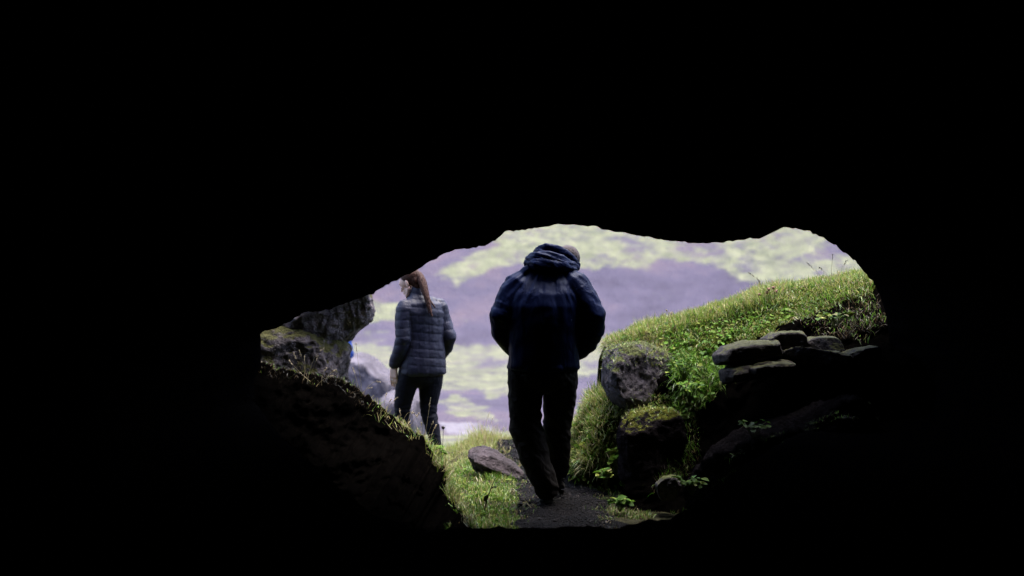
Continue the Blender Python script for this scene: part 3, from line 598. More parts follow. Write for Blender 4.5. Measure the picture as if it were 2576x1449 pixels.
p, n = sample(bank_l, 5500, lambda c, nn: edge_w(c, nn) * sstep(880, 1080, proj(c)[:, 0]) * sstep(-.3, .3, fbm(c * 5, 2))); parts.append(blades('b', p, n, .065, .0032, {'straw': 2, 'yellow': 2, 'green': 1.6, 'brown': 1}, 1.0, 1.0, .55))
p, n = sample(bank_l, 1500, lambda c, nn: edge_w(c, nn) * (1 - sstep(860, 960, proj(c)[:, 0]))); parts.append(blades('b', p, n, .04, .003, {'brown': 2, 'shade_dark': 4, 'green': .4}, 1.0, 1.0, .5))
p, n = sample(bank_l, 3500, lambda c, nn: edge_w(c, nn) * sstep(1060, 1110, proj(c)[:, 0])); parts.append(blades('b', p, n, .075, .0034, {'green': 3, 'yellow': 2, 'straw': 1.3}, .9, .9, .6))
join(parts, 'bank_edge_grass', 'dry grass fringing the top of the dark left bank')
p, n = sample(mound, 13000, lambda c, nn: (nn[:, 2] > -.35).astype(float)); a = blades('b', p, n, .085, .0050, {'yellow': 3, 'straw': 2, 'green': 2.2, 'deep': 1.2}, .9, .9, .45)
join([a], 'mound_grass', 'shaggy yellow green grass on the small mound')
r1 = [o for o in C.objects if o.get('label', '').startswith('purple grey overhanging')][0]; r2 = [o for o in C.objects if o.get('label', '').startswith('squat black')][0]; lg_ = [o for o in C.objects if o.name.startswith('rock_ledge')][0]
parts = []
p, n = sample(r1, 2200, lambda c, nn: np.maximum(soft(proj(c), [(1500, 860), (1680, 860), (1680, 925), (1600, 915), (1530, 932)], 10), soft(proj(c), [(1690, 900), (1740, 940), (1740, 1030), (1560, 1035), (1600, 1000), (1690, 985)], 12)) ); parts.append(blades('b', p, n, .030, .0035, {'yellow': 2, 'green': 1.6, 'brown': 1.2, 'deep': 1}, 1.2, 1.2, .3))
p, n = sample(r2, 600, lambda c, nn: (nn[:, 2] > .6) * .4 + soft(proj(c), [(1560, 1030), (1720, 1020), (1720, 1046), (1640, 1042), (1575, 1075)], 6) * .5); parts.append(blades('b', p, n, .026, .0035, {'yellow': 2, 'green': 1.6, 'brown': 1.2}, 1.2, 1.2, .3))
def vein(c, nn):
    q = proj(c); l1 = np.interp(q[:, 0], [1640, 1700, 1760, 1850, 1960, 2080, 2160], [1330, 1262, 1200, 1140, 1094, 1050, 1018]); l2 = np.interp(q[:, 0], [1660, 1760, 1870, 2000, 2100], [1340, 1250, 1170, 1100, 1055])
    w = 9 * fbm(c * 5, 3)
    return np.exp(-((q[:, 1] - l1 + w) / 4) ** 2) * sstep(-.1, .3, fbm(c * 3, 2)) + .7 * np.exp(-((q[:, 1] - l2 + w) / 3) ** 2)
p, n = sample(lg_, 1500, vein); parts.append(blades('b', p, n, .026, .003, {'deep': 2, 'green': 1.2, 'brown': 2}, 1.2, 1.2, .3))
join(parts, 'rock_moss', 'short moss and turf clinging to the rocks on the right', 'moss')
p, n = sample(bank_r, 700, wpoly([(1560, 850), (1800, 800), (2000, 760), (1990, 800), (1870, 850), (1790, 890), (1660, 890)])); a = leaves('l', p + n * .02, n, .032, {'leaf': 4, 'green': 1})
p, n = sample(bank_r, 650, wpoly([(1660, 900), (1790, 870), (1830, 930), (1790, 1000), (1740, 1040), (1690, 1060), (1690, 950)])); b = leaves('l', p + n * RNG.random((len(p), 1)) * .06, n, .030, {'leaf': 1.5, 'deep': 4})
p, n = sample(gobj, 500, lambda c, nn: lawn_w(c, nn) * ((c[:, 0] < .2) & (c[:, 0] > -.8) & (c[:, 1] > 8.5) & (c[:, 1] < 11.5))); c_ = leaves('l', p + n * .02, n, .03, {'leaf': 3, 'deep': 1})
p, n = sample(mound, 300, lambda c, nn: (c[:, 2] < .45).astype(float)); d_ = leaves('l', p + n * .03, n, .045, {'leaf': 3, 'yellow': 2})
join([a, b, c_, d_], 'leafy_ground_cover', 'small bright green leaves growing among the grass', 'plants', 'leaf')
# loose gravel on the path
k = 3200; gy = 7.8 + 5.0 * RNG.random(k); gx = path_c(gy) + (RNG.random(k) * 2 - 1) * path_w(gy) * 1.05; gz = ground_z(gx, gy)
V = []; Fc = []
ico = bmesh.new(); bmesh.ops.create_icosphere(ico, subdivisions=1, radius=1); iv = np.array([v.co[:] for v in ico.verts]); inf = np.array([[v.index for v in f.verts] for f in ico.faces]); ico.free()
for i in range(k):
    r = .0035 + .012 * RNG.random() ** 4; V.append(iv * r * RNG.uniform(.6, 1.3, 3) * RNG.uniform(.8, 1.2, (len(iv), 1)) + np.array([gx[i], gy[i], gz[i] + .016 + r * .2])); Fc.append(inf + i * len(iv))
gm = np_mesh('gravel', np.concatenate(V), np.concatenate(Fc), False); tag(link('gravel', gm, M['gravel']), 'black lava gravel scattered over the path', 'gravel', None, 'stuff')

# ------------------------------------------------------------------ single plants
def tubes(name, lines, r, mat, parent=None, seg=5):
    bm = bmesh.new()
    for ln in lines:
        rings = []; L = len(ln)
        for i, q in enumerate(ln):
            q = Vector(q); t = (Vector(ln[min(i + 1, L - 1)]) - Vector(ln[max(i - 1, 0)])).normalized(); a = t.orthogonal().normalized(); b = t.cross(a); rr = r * (1 - .5 * i / max(L - 1, 1))
            rings.append([bm.verts.new(q + (a * math.cos(k * 2 * math.pi / seg) + b * math.sin(k * 2 * math.pi / seg)) * rr) for k in range(seg)])
        ring_faces(bm, rings)
    me = bpy.data.meshes.new(name); bm.to_mesh(me); bm.free(); return link(name, me, mat, parent)
def curve(a, b, c, n=8):
    a, b, c = Vector(a), Vector(b), Vector(c)
    return [a * (1 - t) ** 2 + b * 2 * t * (1 - t) + c * t * t for t in [i / (n - 1) for i in range(n)]]
M['stem'] = mat_plain('dry_grass_stem', (.36, .30, .17), .6, .3, 60); M['seed'] = mat_plain('pale_seed_head', (.55, .46, .32), .7, .3, 90)
M['darkstem'] = mat_plain('dark_plant_stem', (.03, .03, .02), .6); M['darkhead'] = mat_plain('black_flower_head', (.015, .012, .014), .6)
M['pinkhead'] = mat_plain('brown_pink_flower_head', (.25, .12, .09), .7); M['greenstem'] = mat_plain('green_plant_stem', (.09, .12, .03), .6)
def seed_grass(base, d, tips, label, head='seed', stem='stem', group='seeding grass stalks'):
    b0 = W(*base, d); root = bpy.data.objects.new('seed_grass', None); C.objects.link(root); root.location = b0
    tag(root, label, 'grass stalks', group); st = []; hd = []
    for (tx, ty, mx_, my_) in tips:
        t = W(tx, ty, d + random.uniform(-.06, .06)) - b0; m = W(mx_, my_, d) - b0; s0 = Vector((random.uniform(-.03, .03), random.uniform(-.04, .04), -.05))
        cv = curve(s0, m, t, 12); st.append(cv); hd.append(cv)
    tubes('stem', st, .0016, M[stem], root)
    bm = bmesh.new()
    for cv in hd:
        a, b = cv[-3], cv[-1]; L = (b - a)
        for j in range(9):
            q = a + L * (j / 8) + Vector((random.uniform(-1, 1), random.uniform(-1, 1), random.uniform(-1, 1))) * .004
            ball(bm, q, (.0022, .0022, .0055), sub=1)
    me = bpy.data.meshes.new('seed_head'); bm.to_mesh(me); bm.free(); link('seed_head', me, M[head], root); return root
seed_grass((775, 940), 9.5, [(738, 888, 760, 930), (752, 882, 765, 920), (815, 877, 785, 890), (765, 895, 770, 925), (727, 905, 750, 935), (800, 893, 785, 930)], 'clump of pale seeding grass in front of the mossy block on the left')
seed_grass((800, 955), 9.5, [(836, 945, 812, 950), (822, 925, 805, 945), (846, 930, 820, 940)], 'short bent seed stalks at the right foot of the mossy block')
seed_grass((905, 990), 9.7, [(888, 925, 900, 960), (895, 862, 902, 920), (958, 962, 930, 950), (935, 975, 915, 975)], 'tall thin seed stalks on the dark bank nearest the blue sleeve')
seed_grass((960, 1035), 9.7, [(985, 1005, 972, 1015), (972, 990, 966, 1010), (1000, 1000, 975, 1020)], 'pale seed stalks on the bank left of the woman')
seed_grass((1015, 1078), 9.7, [(1005, 1030, 1010, 1050), (1050, 1048, 1020, 1010), (1038, 1035, 1030, 1050), (1030, 1060, 1025, 1070), (1055, 1040, 1035, 1060)], 'drooping white seed stalks in front of the legs of the woman')
seed_grass((1070, 1105), 9.8, [(1083, 1000, 1076, 1060), (1090, 1060, 1080, 1080), (1098, 1068, 1085, 1090), (1060, 1062, 1064, 1080)], 'loose seed stalks in front of the right foot of the woman')
seed_grass((1218, 1110), 12.8, [(1232, 1035, 1218, 1075), (1240, 1052, 1225, 1085), (1268, 1075, 1245, 1100)], 'straw coloured tall grass behind the loose rock')
seed_grass((1930, 745), 10.2, [(1883, 685, 1920, 710), (1905, 700, 1925, 720)], 'long bent stalk leaning left from the bank top', 'darkhead')
seed_grass((1680, 800), 10.4, [(1676, 780, 1684, 782), (1690, 785, 1688, 795)], 'small white curled stalk on the lower part of the bank top', 'seed')
seed_grass((2090, 702), 10.0, [(2095, 640, 2092, 670), (2060, 672, 2080, 685), (2130, 655, 2115, 680), (2030, 660, 2060, 690)], 'thin dark seed stalks on the highest part of the bank', 'darkhead')
def headed(base, d, tip, label, name='wild_flower', head='darkhead', hr=.011, stem='darkstem', cat='flower', group=None):
    b0 = W(*base, d); root = bpy.data.objects.new(name, None); C.objects.link(root); root.location = b0; tag(root, label, cat, group)
    t = W(*tip, d) - b0; tubes('stem', [curve((0, 0, -.04), t * .5 + Vector((.006, 0, 0)), t)], .003, M[stem], root)
    bm = bmesh.new(); ball(bm, t, (hr, hr, hr * 1.1), sub=2)
    for k in range(7): ball(bm, t + Vector((random.uniform(-1, 1), random.uniform(-1, 1), random.uniform(-.3, 1.2))) * hr * .9, (hr * .45,) * 3, sub=1)
    me = bpy.data.meshes.new('flower_head'); bm.to_mesh(me); bm.free(); link('flower_head', me, M[head], root); return root
headed((1110, 1160), 9.6, (1115, 1076), 'upright stem with black flower head between bank and loose rock')
FG = 'dried flower heads on the bank top'
for b_, t_, lab in (((1912, 752), (1911, 741), 'leftmost low pinkish dried flower on the bank top'), ((1938, 748), (1934, 728), 'tallest pale pink dried flower on the bank top'), ((1934, 750), (1930, 736), 'dried flower just under the tallest pale pink one'), ((1950, 746), (1945, 724), 'small dark headed flower among the dried pink ones'), ((1956, 745), (1953, 733), 'rightmost brown dried flower on the bank top')):
    headed(b_, 10.15, t_, lab, 'dried_flower', 'pinkhead', .010, 'stem', 'flower', FG)
# twig in the grass
b0 = W(1218, 1294, 8.9); root = bpy.data.objects.new('twig', None); C.objects.link(root); root.location = b0; tag(root, 'thin dark twig sticking up from the grass beside the path', 'twig')
w_ = lambda x, y: W(x, y, 8.9) - b0
tubes('stem', [[w_(1216, 1300), w_(1222, 1270), w_(1229, 1245), w_(1238, 1222), w_(1246, 1203)], [w_(1236, 1228), w_(1243, 1224), w_(1248, 1226)], [w_(1224, 1264), w_(1219, 1256), w_(1221, 1250)]], .0045, M['darkstem'], root)
for q_, r_, e_ in ((w_(1222, 1253), (.012, .004, .024), (0, .5, 0)), (w_(1246, 1225), (.012, .004, .006), (0, 0, 0))):
    bm = bmesh.new(); ball(bm, q_, r_, e_, 2); me = bpy.data.meshes.new('leaf'); bm.to_mesh(me); bm.free(); link('leaf', me, M['darkstem'], root)
def leafy(base, d, spread, height, count, label, mixp={'leaf': 4, 'yellow': .6}, size=.05, group='leafy plants on the banks'):
    b0 = W(*base, d); root = bpy.data.objects.new('leafy_plant', None); C.objects.link(root); root.location = b0; tag(root, label, 'plant', group)
    tips = []; lines = []
    for i in range(count):
        a = random.uniform(0, 2 * math.pi); r = spread * math.sqrt(random.random()); tip = Vector((r * math.cos(a), r * math.sin(a) * .6, height * random.uniform(.35, 1)))
        tips.append(tip); lines.append(curve((r * .1 * math.cos(a), 0, -.03), tip * .5 + Vector((0, 0, height * .15)), tip, 5))
    tubes('stem', lines, .0025, M['greenstem'], root, 4)
    P_ = np.repeat(np.array([t[:] for t in tips]), 3, 0) + RNG.normal(0, .004, (count * 3, 3))
    leaves('leaf_cluster', P_, np.tile([0, -.35, 1.0], (len(P_), 1)), size, mixp, .5, root); return root
leafy((1512, 1195), 10.0, .08, .10, 16, 'bright leafy plant at the path edge under the grass mound')
leafy((1548, 1190), 9.75, .05, .17, 16, 'upright yellow green plant beside the left side of the squat boulder', {'yellow': 1.2, 'leaf': 2})
leafy((1525, 1215), 9.5, .06, .09, 12, 'yellow leafed plant on the black soil in front of the mound', {'yellow': 1.2, 'leaf': 2})
leafy((1490, 1150), 10.1, .07, .08, 12, 'low leafy plant at the left foot of the mound')
leafy((1740, 1232), 8.35, .09, .07, 15, 'broad leafed plant on the dark ledge at lower right', {'deep': 2, 'leaf': 3}, .045)
leafy((1895, 1090), 8.35, .09, .07, 12, 'leafy plant halfway up the dark ledge on the right', {'deep': 2, 'leaf': 3}, .04)
leafy((1560, 1275), 8.9, .05, .06, 12, 'dark green tuft of leaves on the soil right of the path', {'deep': 2, 'leaf': 2})
leafy((1105, 1160), 9.6, .06, .09, 14, 'broad leafed plant beside the black flower stem', {'leaf': 3, 'deep': 1})
leafy((2100, 812), 9.25, .12, .07, 14, 'sparse leafy plant on the dark soil above the slabs at right', {'leaf': 3, 'yellow': 1}, .045)
leafy((1720, 945), 9.55, .10, .12, 24, 'dense clump of leaves hanging over the overhanging boulder', {'leaf': 2, 'deep': 3}, .034)
leafy((1735, 1000), 9.4, .09, .10, 20, 'shaded leafy plant in the hollow beside the overhanging boulder', {'deep': 3, 'leaf': 1}, .034)

# ------------------------------------------------------------------ people
def head_mesh(bm, c, yaw, pitch, roll, s=1.0):
    """Adds a head (facing local +y) to bm and returns its matrix."""
    Mx = Matrix.Translation(c) @ Euler((0, 0, yaw)).to_matrix().to_4x4() @ Euler((0, roll, 0)).to_matrix().to_4x4() @ Euler((pitch, 0, 0)).to_matrix().to_4x4() @ Matrix.Scale(s, 4)
    n0 = len(bm.verts)
    def b(c_, r_, rot=(0, 0, 0), sub=3): ball(bm, c_, r_, rot, sub)
    b((0, -.018, .035), (.074, .092, .083)); b((0, .030, .02), (.064, .066, .072)); b((0, .034, -.045), (.053, .056, .062)); b((0, .066, -.088), (.024, .020, .018))
    b((0, .085, .030), (.046, .014, .012)); b((0, .092, .005), (.012, .012, .024)); b((0, .103, -.020), (.014, .014, .012))
    b((0, .089, -.050), (.022, .009, .006)); b((0, .086, -.060), (.019, .009, .006))
    for s_ in (-1, 1):
        b((s_ * .036, .070, -.012), (.019, .017, .016)); b((s_ * .030, .080, .012), (.012, .009, .009))
        b((s_ * .076, -.006, -.004), (.008, .018, .031), (-.15, 0, s_ * .3)); b((s_ * .078, -.002, -.030), (.006, .008, .010))
        limb(bm, [(s_ * .060, .0, -.05, .022), (s_ * .050, .035, -.080, .020), (s_ * .018, .066, -.094, .017)], 10)
    bm.verts.ensure_lookup_table()
    for v in bm.verts[n0:]: v.co = Mx @ v.co
    return Mx
def hand_mesh(bm, wrist, fdir, pdir, thumb, s=1.0, curl=.45):
    """Palm from the wrist along fdir, palm facing pdir, thumb on the 'thumb' side; five separate fingers."""
    f = Vector(fdir).normalized(); p = Vector(pdir); p = (p - f * p.dot(f)).normalized(); w = f.cross(p) * thumb; wr = Vector(wrist)
    def P(a, b, c): return wr + (f * a + w * b + p * c) * s
    for k, b in enumerate((.030, .011, -.009, -.028)):
        limb(bm, [(*P(.0, b * .55, 0), .014 * s), (*P(.045, b * .85, 0), .0135 * s), (*P(.088, b, .002), .0115 * s)], 10)
    for k, (b, L) in enumerate(((.031, .072), (.0105, .080), (-.0105, .074), (-.0295, .058))):
        a = .092; c = .003; ang = curl * (.55 + .18 * k); pts = [(*P(a - .012, b, c), .0092 * s)]; sp = b * .22
        for j, fr in enumerate((.46, .30, .24)):
            a += L * fr * math.cos(ang); c += L * fr * math.sin(ang); b += sp * fr * .4; pts.append((*P(a, b, c), (.0085, .0078, .0064)[j] * s)); ang += curl * .9
        limb(bm, pts, 10)
    limb(bm, [(*P(.012, .022, .004), .013 * s), (*P(.042, .046, .014), .0115 * s), (*P(.068, .056, .024), .0095 * s), (*P(.088, .056, .034), .0075 * s)], 10)
def inset(rows, k): return [(z, cx, cy, rx - k, ry - k) for z, cx, cy, rx, ry in rows]
def build(bm_fn, name, mat, voxel, parent=None, smooth=4, disp=None):
    bm = bmesh.new(); bm_fn(bm); me = remesh(bm, voxel, smooth)
    if disp is not None: v = get_co(me); n = get_no(me); set_co(me, v + n * disp(v, n)[:, None])
    me.materials.append(M[mat]); o = bpy.data.objects.new(name, me); C.objects.link(o)
    if parent is not None: o.parent = parent
    return o
def shoe(name, heel, toe, parent, w=.046, up=(0, 0, 1)):
    h, t = Vector(heel), Vector(toe); d = (t - h); L = d.length; f = d.normalized(); u = Vector(up); u = (u - f * u.dot(f)).normalized(); r = f.cross(u)
    def P(a, b, c): return h + f * a * L + r * b + u * c
    def fn(bm):
        limb(bm, [(*P(.12, 0, .045), w * .86), (*P(.45, 0, .045), w * .9), (*P(.72, 0, .036), w * .98), (*P(.9, 0, .030), w * .72)], 16)
        limb(bm, [(*P(.16, 0, .05), w * .82), (*P(.17, 0, .105), w * .95)], 16)
    o = build(fn, name, 'leather', .007, parent, 3)
    def fs(bm):
        rings = []
        for c, g in ((-.002, 1.0), (.020, 1.02)):
            ring = []
            for k in range(28):
                a = k / 28 * 2 * math.pi; x = .5 - .56 * math.cos(a); wd = w * (1.0 + .16 * sstep(.4, .8, np.array(x)) - .08) * g
                ring.append(bm.verts.new(P(x, wd * math.sin(a) * (abs(math.sin(a)) ** -.25 if abs(math.sin(a)) > .05 else 1), c)))
            rings.append(ring)
        ring_faces(bm, rings)
    bm = bmesh.new(); fs(bm); me = bpy.data.meshes.new('sole'); bm.to_mesh(me); bm.free(); link('sole', me, M['sole'], o); return o

# ---- the stooping man in the cave mouth
s = .0026
MX = (1367 - PX0) * s
def man():
    rows = [(.905, .0, .0, .232, .165), (.96, .0, .0, .224, .165), (1.05, .0, .0, .222, .165), (1.18, .0, .01, .232, .178), (1.30, .005, .03, .243, .186), (1.38, .01, .055, .236, .178), (1.45, .012, .085, .212, .150), (1.52, .018, .115, .165, .118), (1.585, .03, .145, .10, .085)]
    LA = [(-.150, .06, 1.425, .108), (-.222, .02, 1.325, .092), (-.278, -.02, 1.235, .074), (-.262, .05, 1.14, .072), (-.20, .13, 1.04, .064), (-.145, .16, .985, .058)]
    RA = [(.185, .06, 1.435, .110), (.262, .02, 1.34, .096), (.322, -.02, 1.235, .080), (.322, .03, 1.16, .080), (.285, .09, 1.075, .076), (.215, .14, 1.00, .064), (.15, .165, .96, .056)]
    LL = [(-.115, .0, .93, .112), (-.118, .01, .78, .113), (-.118, .02, .62, .104), (-.112, .03, .50, .104), (-.088, .01, .43, .098), (-.055, -.02, .31, .094), (-.010, -.05, .20, .086), (.020, -.055, .125, .080)]
    RL = [(.112, .0, .93, .116), (.112, .05, .78, .112), (.104, .12, .63, .099), (.097, .17, .52, .091), (.096, .20, .42, .086), (.098, .25, .30, .082), (.103, .29, .20, .076)]
    hc = (.156, .215, 1.577)
    body = bmesh.new()
    torso(body, inset(rows, .03)); Mh = head_mesh(body, hc, R(-20), R(-38), R(14), 1.02)
    limb(body, [(.03, .12, 1.50, .062), (.075, .17, 1.56, .058), (.115, .20, 1.60, .056)])
    for A in (LA, RA): limb(body, [(x, y, z, r * .62) for x, y, z, r in A])
    hand_mesh(body, (-.135, .165, .98), (.45, .25, -.8), (.7, -.3, .3), 1); hand_mesh(body, (.14, .17, .955), (-.45, .25, -.8), (-.7, -.3, .3), -1)
    for L_ in (LL, RL): limb(body, [(x, y, z, r * .74) for x, y, z, r in L_])
    limb(body, [(.018, -.055, .14, .034), (.028, -.035, .085, .030), (.06, .05, .060, .024)]); limb(body, [(.103, .29, .22, .036), (.105, .34, .165, .030), (.108, .42, .115, .024)])
    me = remesh(body, .005, 4); me.materials.append(M['skin']); o = bpy.data.objects.new('person', me); C.objects.link(o)
    tag(o, 'stooping man in dark navy hooded jacket and brown trousers, head bowed, hands in pockets', 'person')
    def jk(bm):
        torso(bm, rows)
        for A in (LA, RA): limb(bm, A, 18)
        limb(bm, [(-.10, .05, 1.52, .05), (.0, .09, 1.56, .055), (.10, .08, 1.545, .05), (.19, .06, 1.50, .05)], 14)
        limb(bm, [(-.222, .02, .905, .016), (-.10, -.155, .902, .016), (.10, -.155, .902, .016), (.222, .02, .905, .016)], 8)     # hem cord
    def folds(v, n):
        x, z = v[:, 0], v[:, 2]
        # creases fan out from the collar and gather at elbows and hem
        fx, fz = x - .04, z - 1.66; rad = np.hypot(fx, fz); th = np.arctan2(fx, -fz)
        p1 = np.stack([th * 5.5 + .4 * fbm(v * 3, 2), rad * 2.2, v[:, 1] * 2], 1)
        up = sstep(1.15, 1.42, z)
        d = .013 * up * ridged(p1, 2) * .6
        p2 = np.stack([x * 7, v[:, 1] * 7, z * 16 + x * 6], 1); arm = sstep(.2, .28, np.abs(x - .01))
        d += .006 * arm * (ridged(p2 * .8, 2) - .3)
        d += .006 * (1 - up) * ridged(np.stack([x * 6, v[:, 1] * 6, z * 3], 1), 2) + .004 * fbm(v * 8, 2)
        return d
    jacket = build(jk, 'jacket', 'navy', .009, o, 5, folds)
    def hd(bm):
        ball(bm, (.045, .075, 1.592), (.150, .105, .058), (0, .18, 0)); ball(bm, (.015, .125, 1.655), (.066, .075, .050), (0, .12, 0))
        limb(bm, [(-.082, .085, 1.612, .032), (-.03, .02, 1.628, .036), (.04, .0, 1.622, .038), (.11, .02, 1.600, .036), (.175, .06, 1.572, .028), (.225, .12, 1.556, .018)], 14)
        limb(bm, [(-.03, .17, 1.655, .030), (-.022, .10, 1.684, .022), (.02, .07, 1.692, .022), (.082, .09, 1.682, .024), (.145, .11, 1.648, .027), (.200, .12, 1.604, .022), (.232, .15, 1.566, .014)], 12)
        limb(bm, [(-.09, .07, 1.588, .034), (-.04, -.015, 1.578, .034), (.05, -.03, 1.570, .034), (.13, .0, 1.562, .030), (.20, .07, 1.545, .024)], 12)
    def hf(v, n):
        p = np.stack([v[:, 0] * 5, v[:, 1] * 6, v[:, 2] * 30 + v[:, 0] * 9], 1); return .009 * ridged(p, 3) * .8
    build(hd, 'hood', 'navy', .007, jacket, 3, hf)
    def tr(bm):
        limb(bm, LL, 20); limb(bm, RL, 20); ball(bm, (0, .0, .86), (.215, .15, .12))
        ball(bm, (-.165, -.01, .68), (.05, .07, .075)); ball(bm, (.165, .05, .72), (.045, .07, .08))
        ball(bm, (-.165, .03, .515), (.042, .06, .025)); ball(bm, (-.135, .02, .462), (.05, .065, .022))
    def tf(v, n):
        z = v[:, 2]; p = np.stack([v[:, 0] * 6, v[:, 1] * 5, z * 12 + v[:, 0] * 10], 1)
        return .010 * (ridged(p, 2) - .4) * (1 + .7 * np.exp(-((z - .47) / .08) ** 2) + .5 * np.exp(-((z - .16) / .08) ** 2)) * .8
    build(tr, 'trousers', 'trousers', .009, o, 3, tf)
    shoe('shoe', (.000, -.095, .03), (.085, .165, .012), o, .052); shoe('shoe', (.100, .30, .10), (.112, .56, .03), o, .050)
    def hr(bm):
        n0 = len(bm.verts); ball(bm, (0, -.022, .040), (.080, .096, .083)); ball(bm, (0, -.045, -.02), (.066, .062, .055))
        for v in bm.verts: v.co = Mh @ v.co
    def hrf(v, n): return .0022 * fbm(v * 90, 3) - np.where((np.array([(Mh.inverted() @ Vector(q))[1] for q in v]) > .055), .02, 0)
    build(hr, 'hair', 'grey_hair', .0045, o, 2, hrf)
    bm = bmesh.new()
    for q in ((.058, .0, 0),): pass
    ball(bm, (.178, -.118, 1.215), (.004, .003, .007), sub=2); me = bpy.data.meshes.new('zip_pull'); bm.to_mesh(me); bm.free(); link('zip_pull', me, M['metal'], jacket)
    o.location = (MX, 9.3, float(ground_z(np.array([MX]), np.array([9.25]))[0]) + .0); return o
man()

# ---- the woman
s = .003214
WX = (1058 - PX0) * s; WY = 11.5
def woman():
    rows = [(.735, .015, .0, .200, .155), (.80, .018, .0, .196, .152), (.90, .025, .0, .180, .140), (1.02, .030, .0, .166, .126), (1.12, .028, .005, .172, .128), (1.22, .022, .01, .184, .130), (1.29, .015, .015, .166, .114), (1.335, -.003, .03, .104, .087), (1.365, -.012, .045, .070, .068), (1.395, -.018, .055, .064, .062)]
    LA = [(-.142, -.01, 1.252, .074), (-.166, -.02, 1.15, .066), (-.172, -.045, 1.01, .063), (-.194, -.02, .91, .057), (-.222, .03, .815, .047)]
    RA = [(.172, .01, 1.262, .072), (.208, .0, 1.15, .064), (.240, -.05, 1.02, .062), (.242, .03, .93, .054), (.225, .12, .86, .046)]
    LL = [(-.092, .0, .73, .104), (-.122, .03, .62, .090), (-.140, .06, .48, .072), (-.142, .07, .37, .060), (-.140, .03, .26, .058), (-.136, -.01, .10, .044), (-.134, -.03, -.02, .038)]
    RL = [(.092, .0, .73, .110), (.090, .005, .62, .100), (.074, .0, .48, .076), (.072, -.01, .40, .064), (.092, -.05, .28, .060), (.108, -.10, .12, .044), (.114, -.12, .0, .038)]
    hc = (-.056, .092, 1.458)
    body = bmesh.new(); torso(body, inset(rows[:-2], .025)); Mh = head_mesh(body, hc, R(38), R(-24), R(0), .98)
    limb(body, [(-.01, .03, 1.30, .050), (-.022, .045, 1.37, .048), (-.04, .07, 1.42, .050)])
    for A in (LA, RA): limb(body, [(x, y, z, r * .62) for x, y, z, r in A])
    hand_mesh(body, (-.224, .034, .795), (-.06, .06, -1), (.9, .42, 0), -1, 1.05, .28)
    hand_mesh(body, (.223, .135, .845), (-.25, .6, -.7), (-.9, .0, .2), -1, .95, .4)
    for L_ in (LL, RL): limb(body, [(x, y, z, r * .93) for x, y, z, r in L_])
    for x, yo in ((-.134, 0), (.114, -.09)): limb(body, [(x, -.028 + yo, .02, .030), (x, -.02 + yo, -.065, .026), (x, .06 + yo, -.085, .022)])
    me = remesh(body, .0042, 3); me.materials.append(M['skin']); o = bpy.data.objects.new('person', me); C.objects.link(o)
    tag(o, 'woman with long ponytail in dark quilted jacket and leggings looking down to the left', 'person')
    def jk(bm):
        torso(bm, rows)
        for A in (LA, RA): limb(bm, A, 18)
        limb(bm, [(-.10, .01, 1.285, .05), (.02, .02, 1.305, .06), (.13, .01, 1.29, .05)], 14)
    def quilt(v, n):
        x, z = v[:, 0], v[:, 2]; arm = sstep(.135, .155, np.abs(x - .02) - .0) * (z < 1.24) * (np.abs(x - .025) > np.interp(z, [.73, .9, 1.02, 1.22], [.19, .172, .158, .172]) - .01)
        zz = z + .10 * (x - .02) * np.where(arm > 0, -1.2, .9) + .003 * fbm(v * 9, 2)
        ph = zz / .066; q = np.abs(np.sin(np.pi * ph)) ** .32
        d = .0055 * q * (z < 1.345) + .0022 * ridged(np.stack([x * 9, v[:, 1] * 9, z * 16], 1), 2) + .002 * fbm(v * 12, 2)
        vx = np.abs(np.sin(np.pi * (x - .02) / .085)) ** .4
        return d - .004 * (1 - vx) * (arm < .5)
    jacket = build(jk, 'jacket', 'quilt', .0065, o, 3, quilt)
    def cl(bm): limb(bm, [(-.004, .028, 1.325, .068), (-.022, .05, 1.395, .062)], 20)
    build(cl, 'collar', 'quilt', .006, jacket, 2)
    def lg(bm):
        limb(bm, LL, 20); limb(bm, RL, 20); ball(bm, (.0, .0, .72), (.178, .13, .11))
    def lf(v, n):
        z = v[:, 2]; return .006 * (ridged(np.stack([v[:, 0] * 8, v[:, 1] * 8, z * 26], 1), 2) - .4) * (.4 + np.exp(-((z - .40) / .08) ** 2))
    build(lg, 'leggings', 'leggings', .007, o, 3, lf)
    for x, yo in ((-.134, 0), (.114, -.09)): shoe('shoe', (x, -.085 + yo, -.13), (x, .15 + yo, -.14), o, .040)
    IM = np.array(Mh.inverted())
    def hr(bm):
        ball(bm, (0, -.019, .038), (.0795, .0985, .0865)); ball(bm, (0, .010, .040), (.070, .075, .074)); ball(bm, (0, -.060, -.005), (.066, .056, .062)); ball(bm, (0, -.090, .040), (.032, .034, .034)); ball(bm, (0, -.058, -.050), (.052, .044, .043))
        for v in bm.verts: v.co = Mh @ v.co
    def hrf(v, n):
        l = np.concatenate([v, np.ones((len(v), 1))], 1) @ IM.T
        return .0015 * fbm(l[:, :3] * np.array([40, 14, 120]), 2) - .026 * sstep(-.004, .010, l[:, 1] - (.030 + .75 * (l[:, 2] - .04)))
    hair = build(hr, 'hair', 'brown_hair', .005, o, 2, hrf)
    tie = Mh @ Vector((0, -.108, .040))
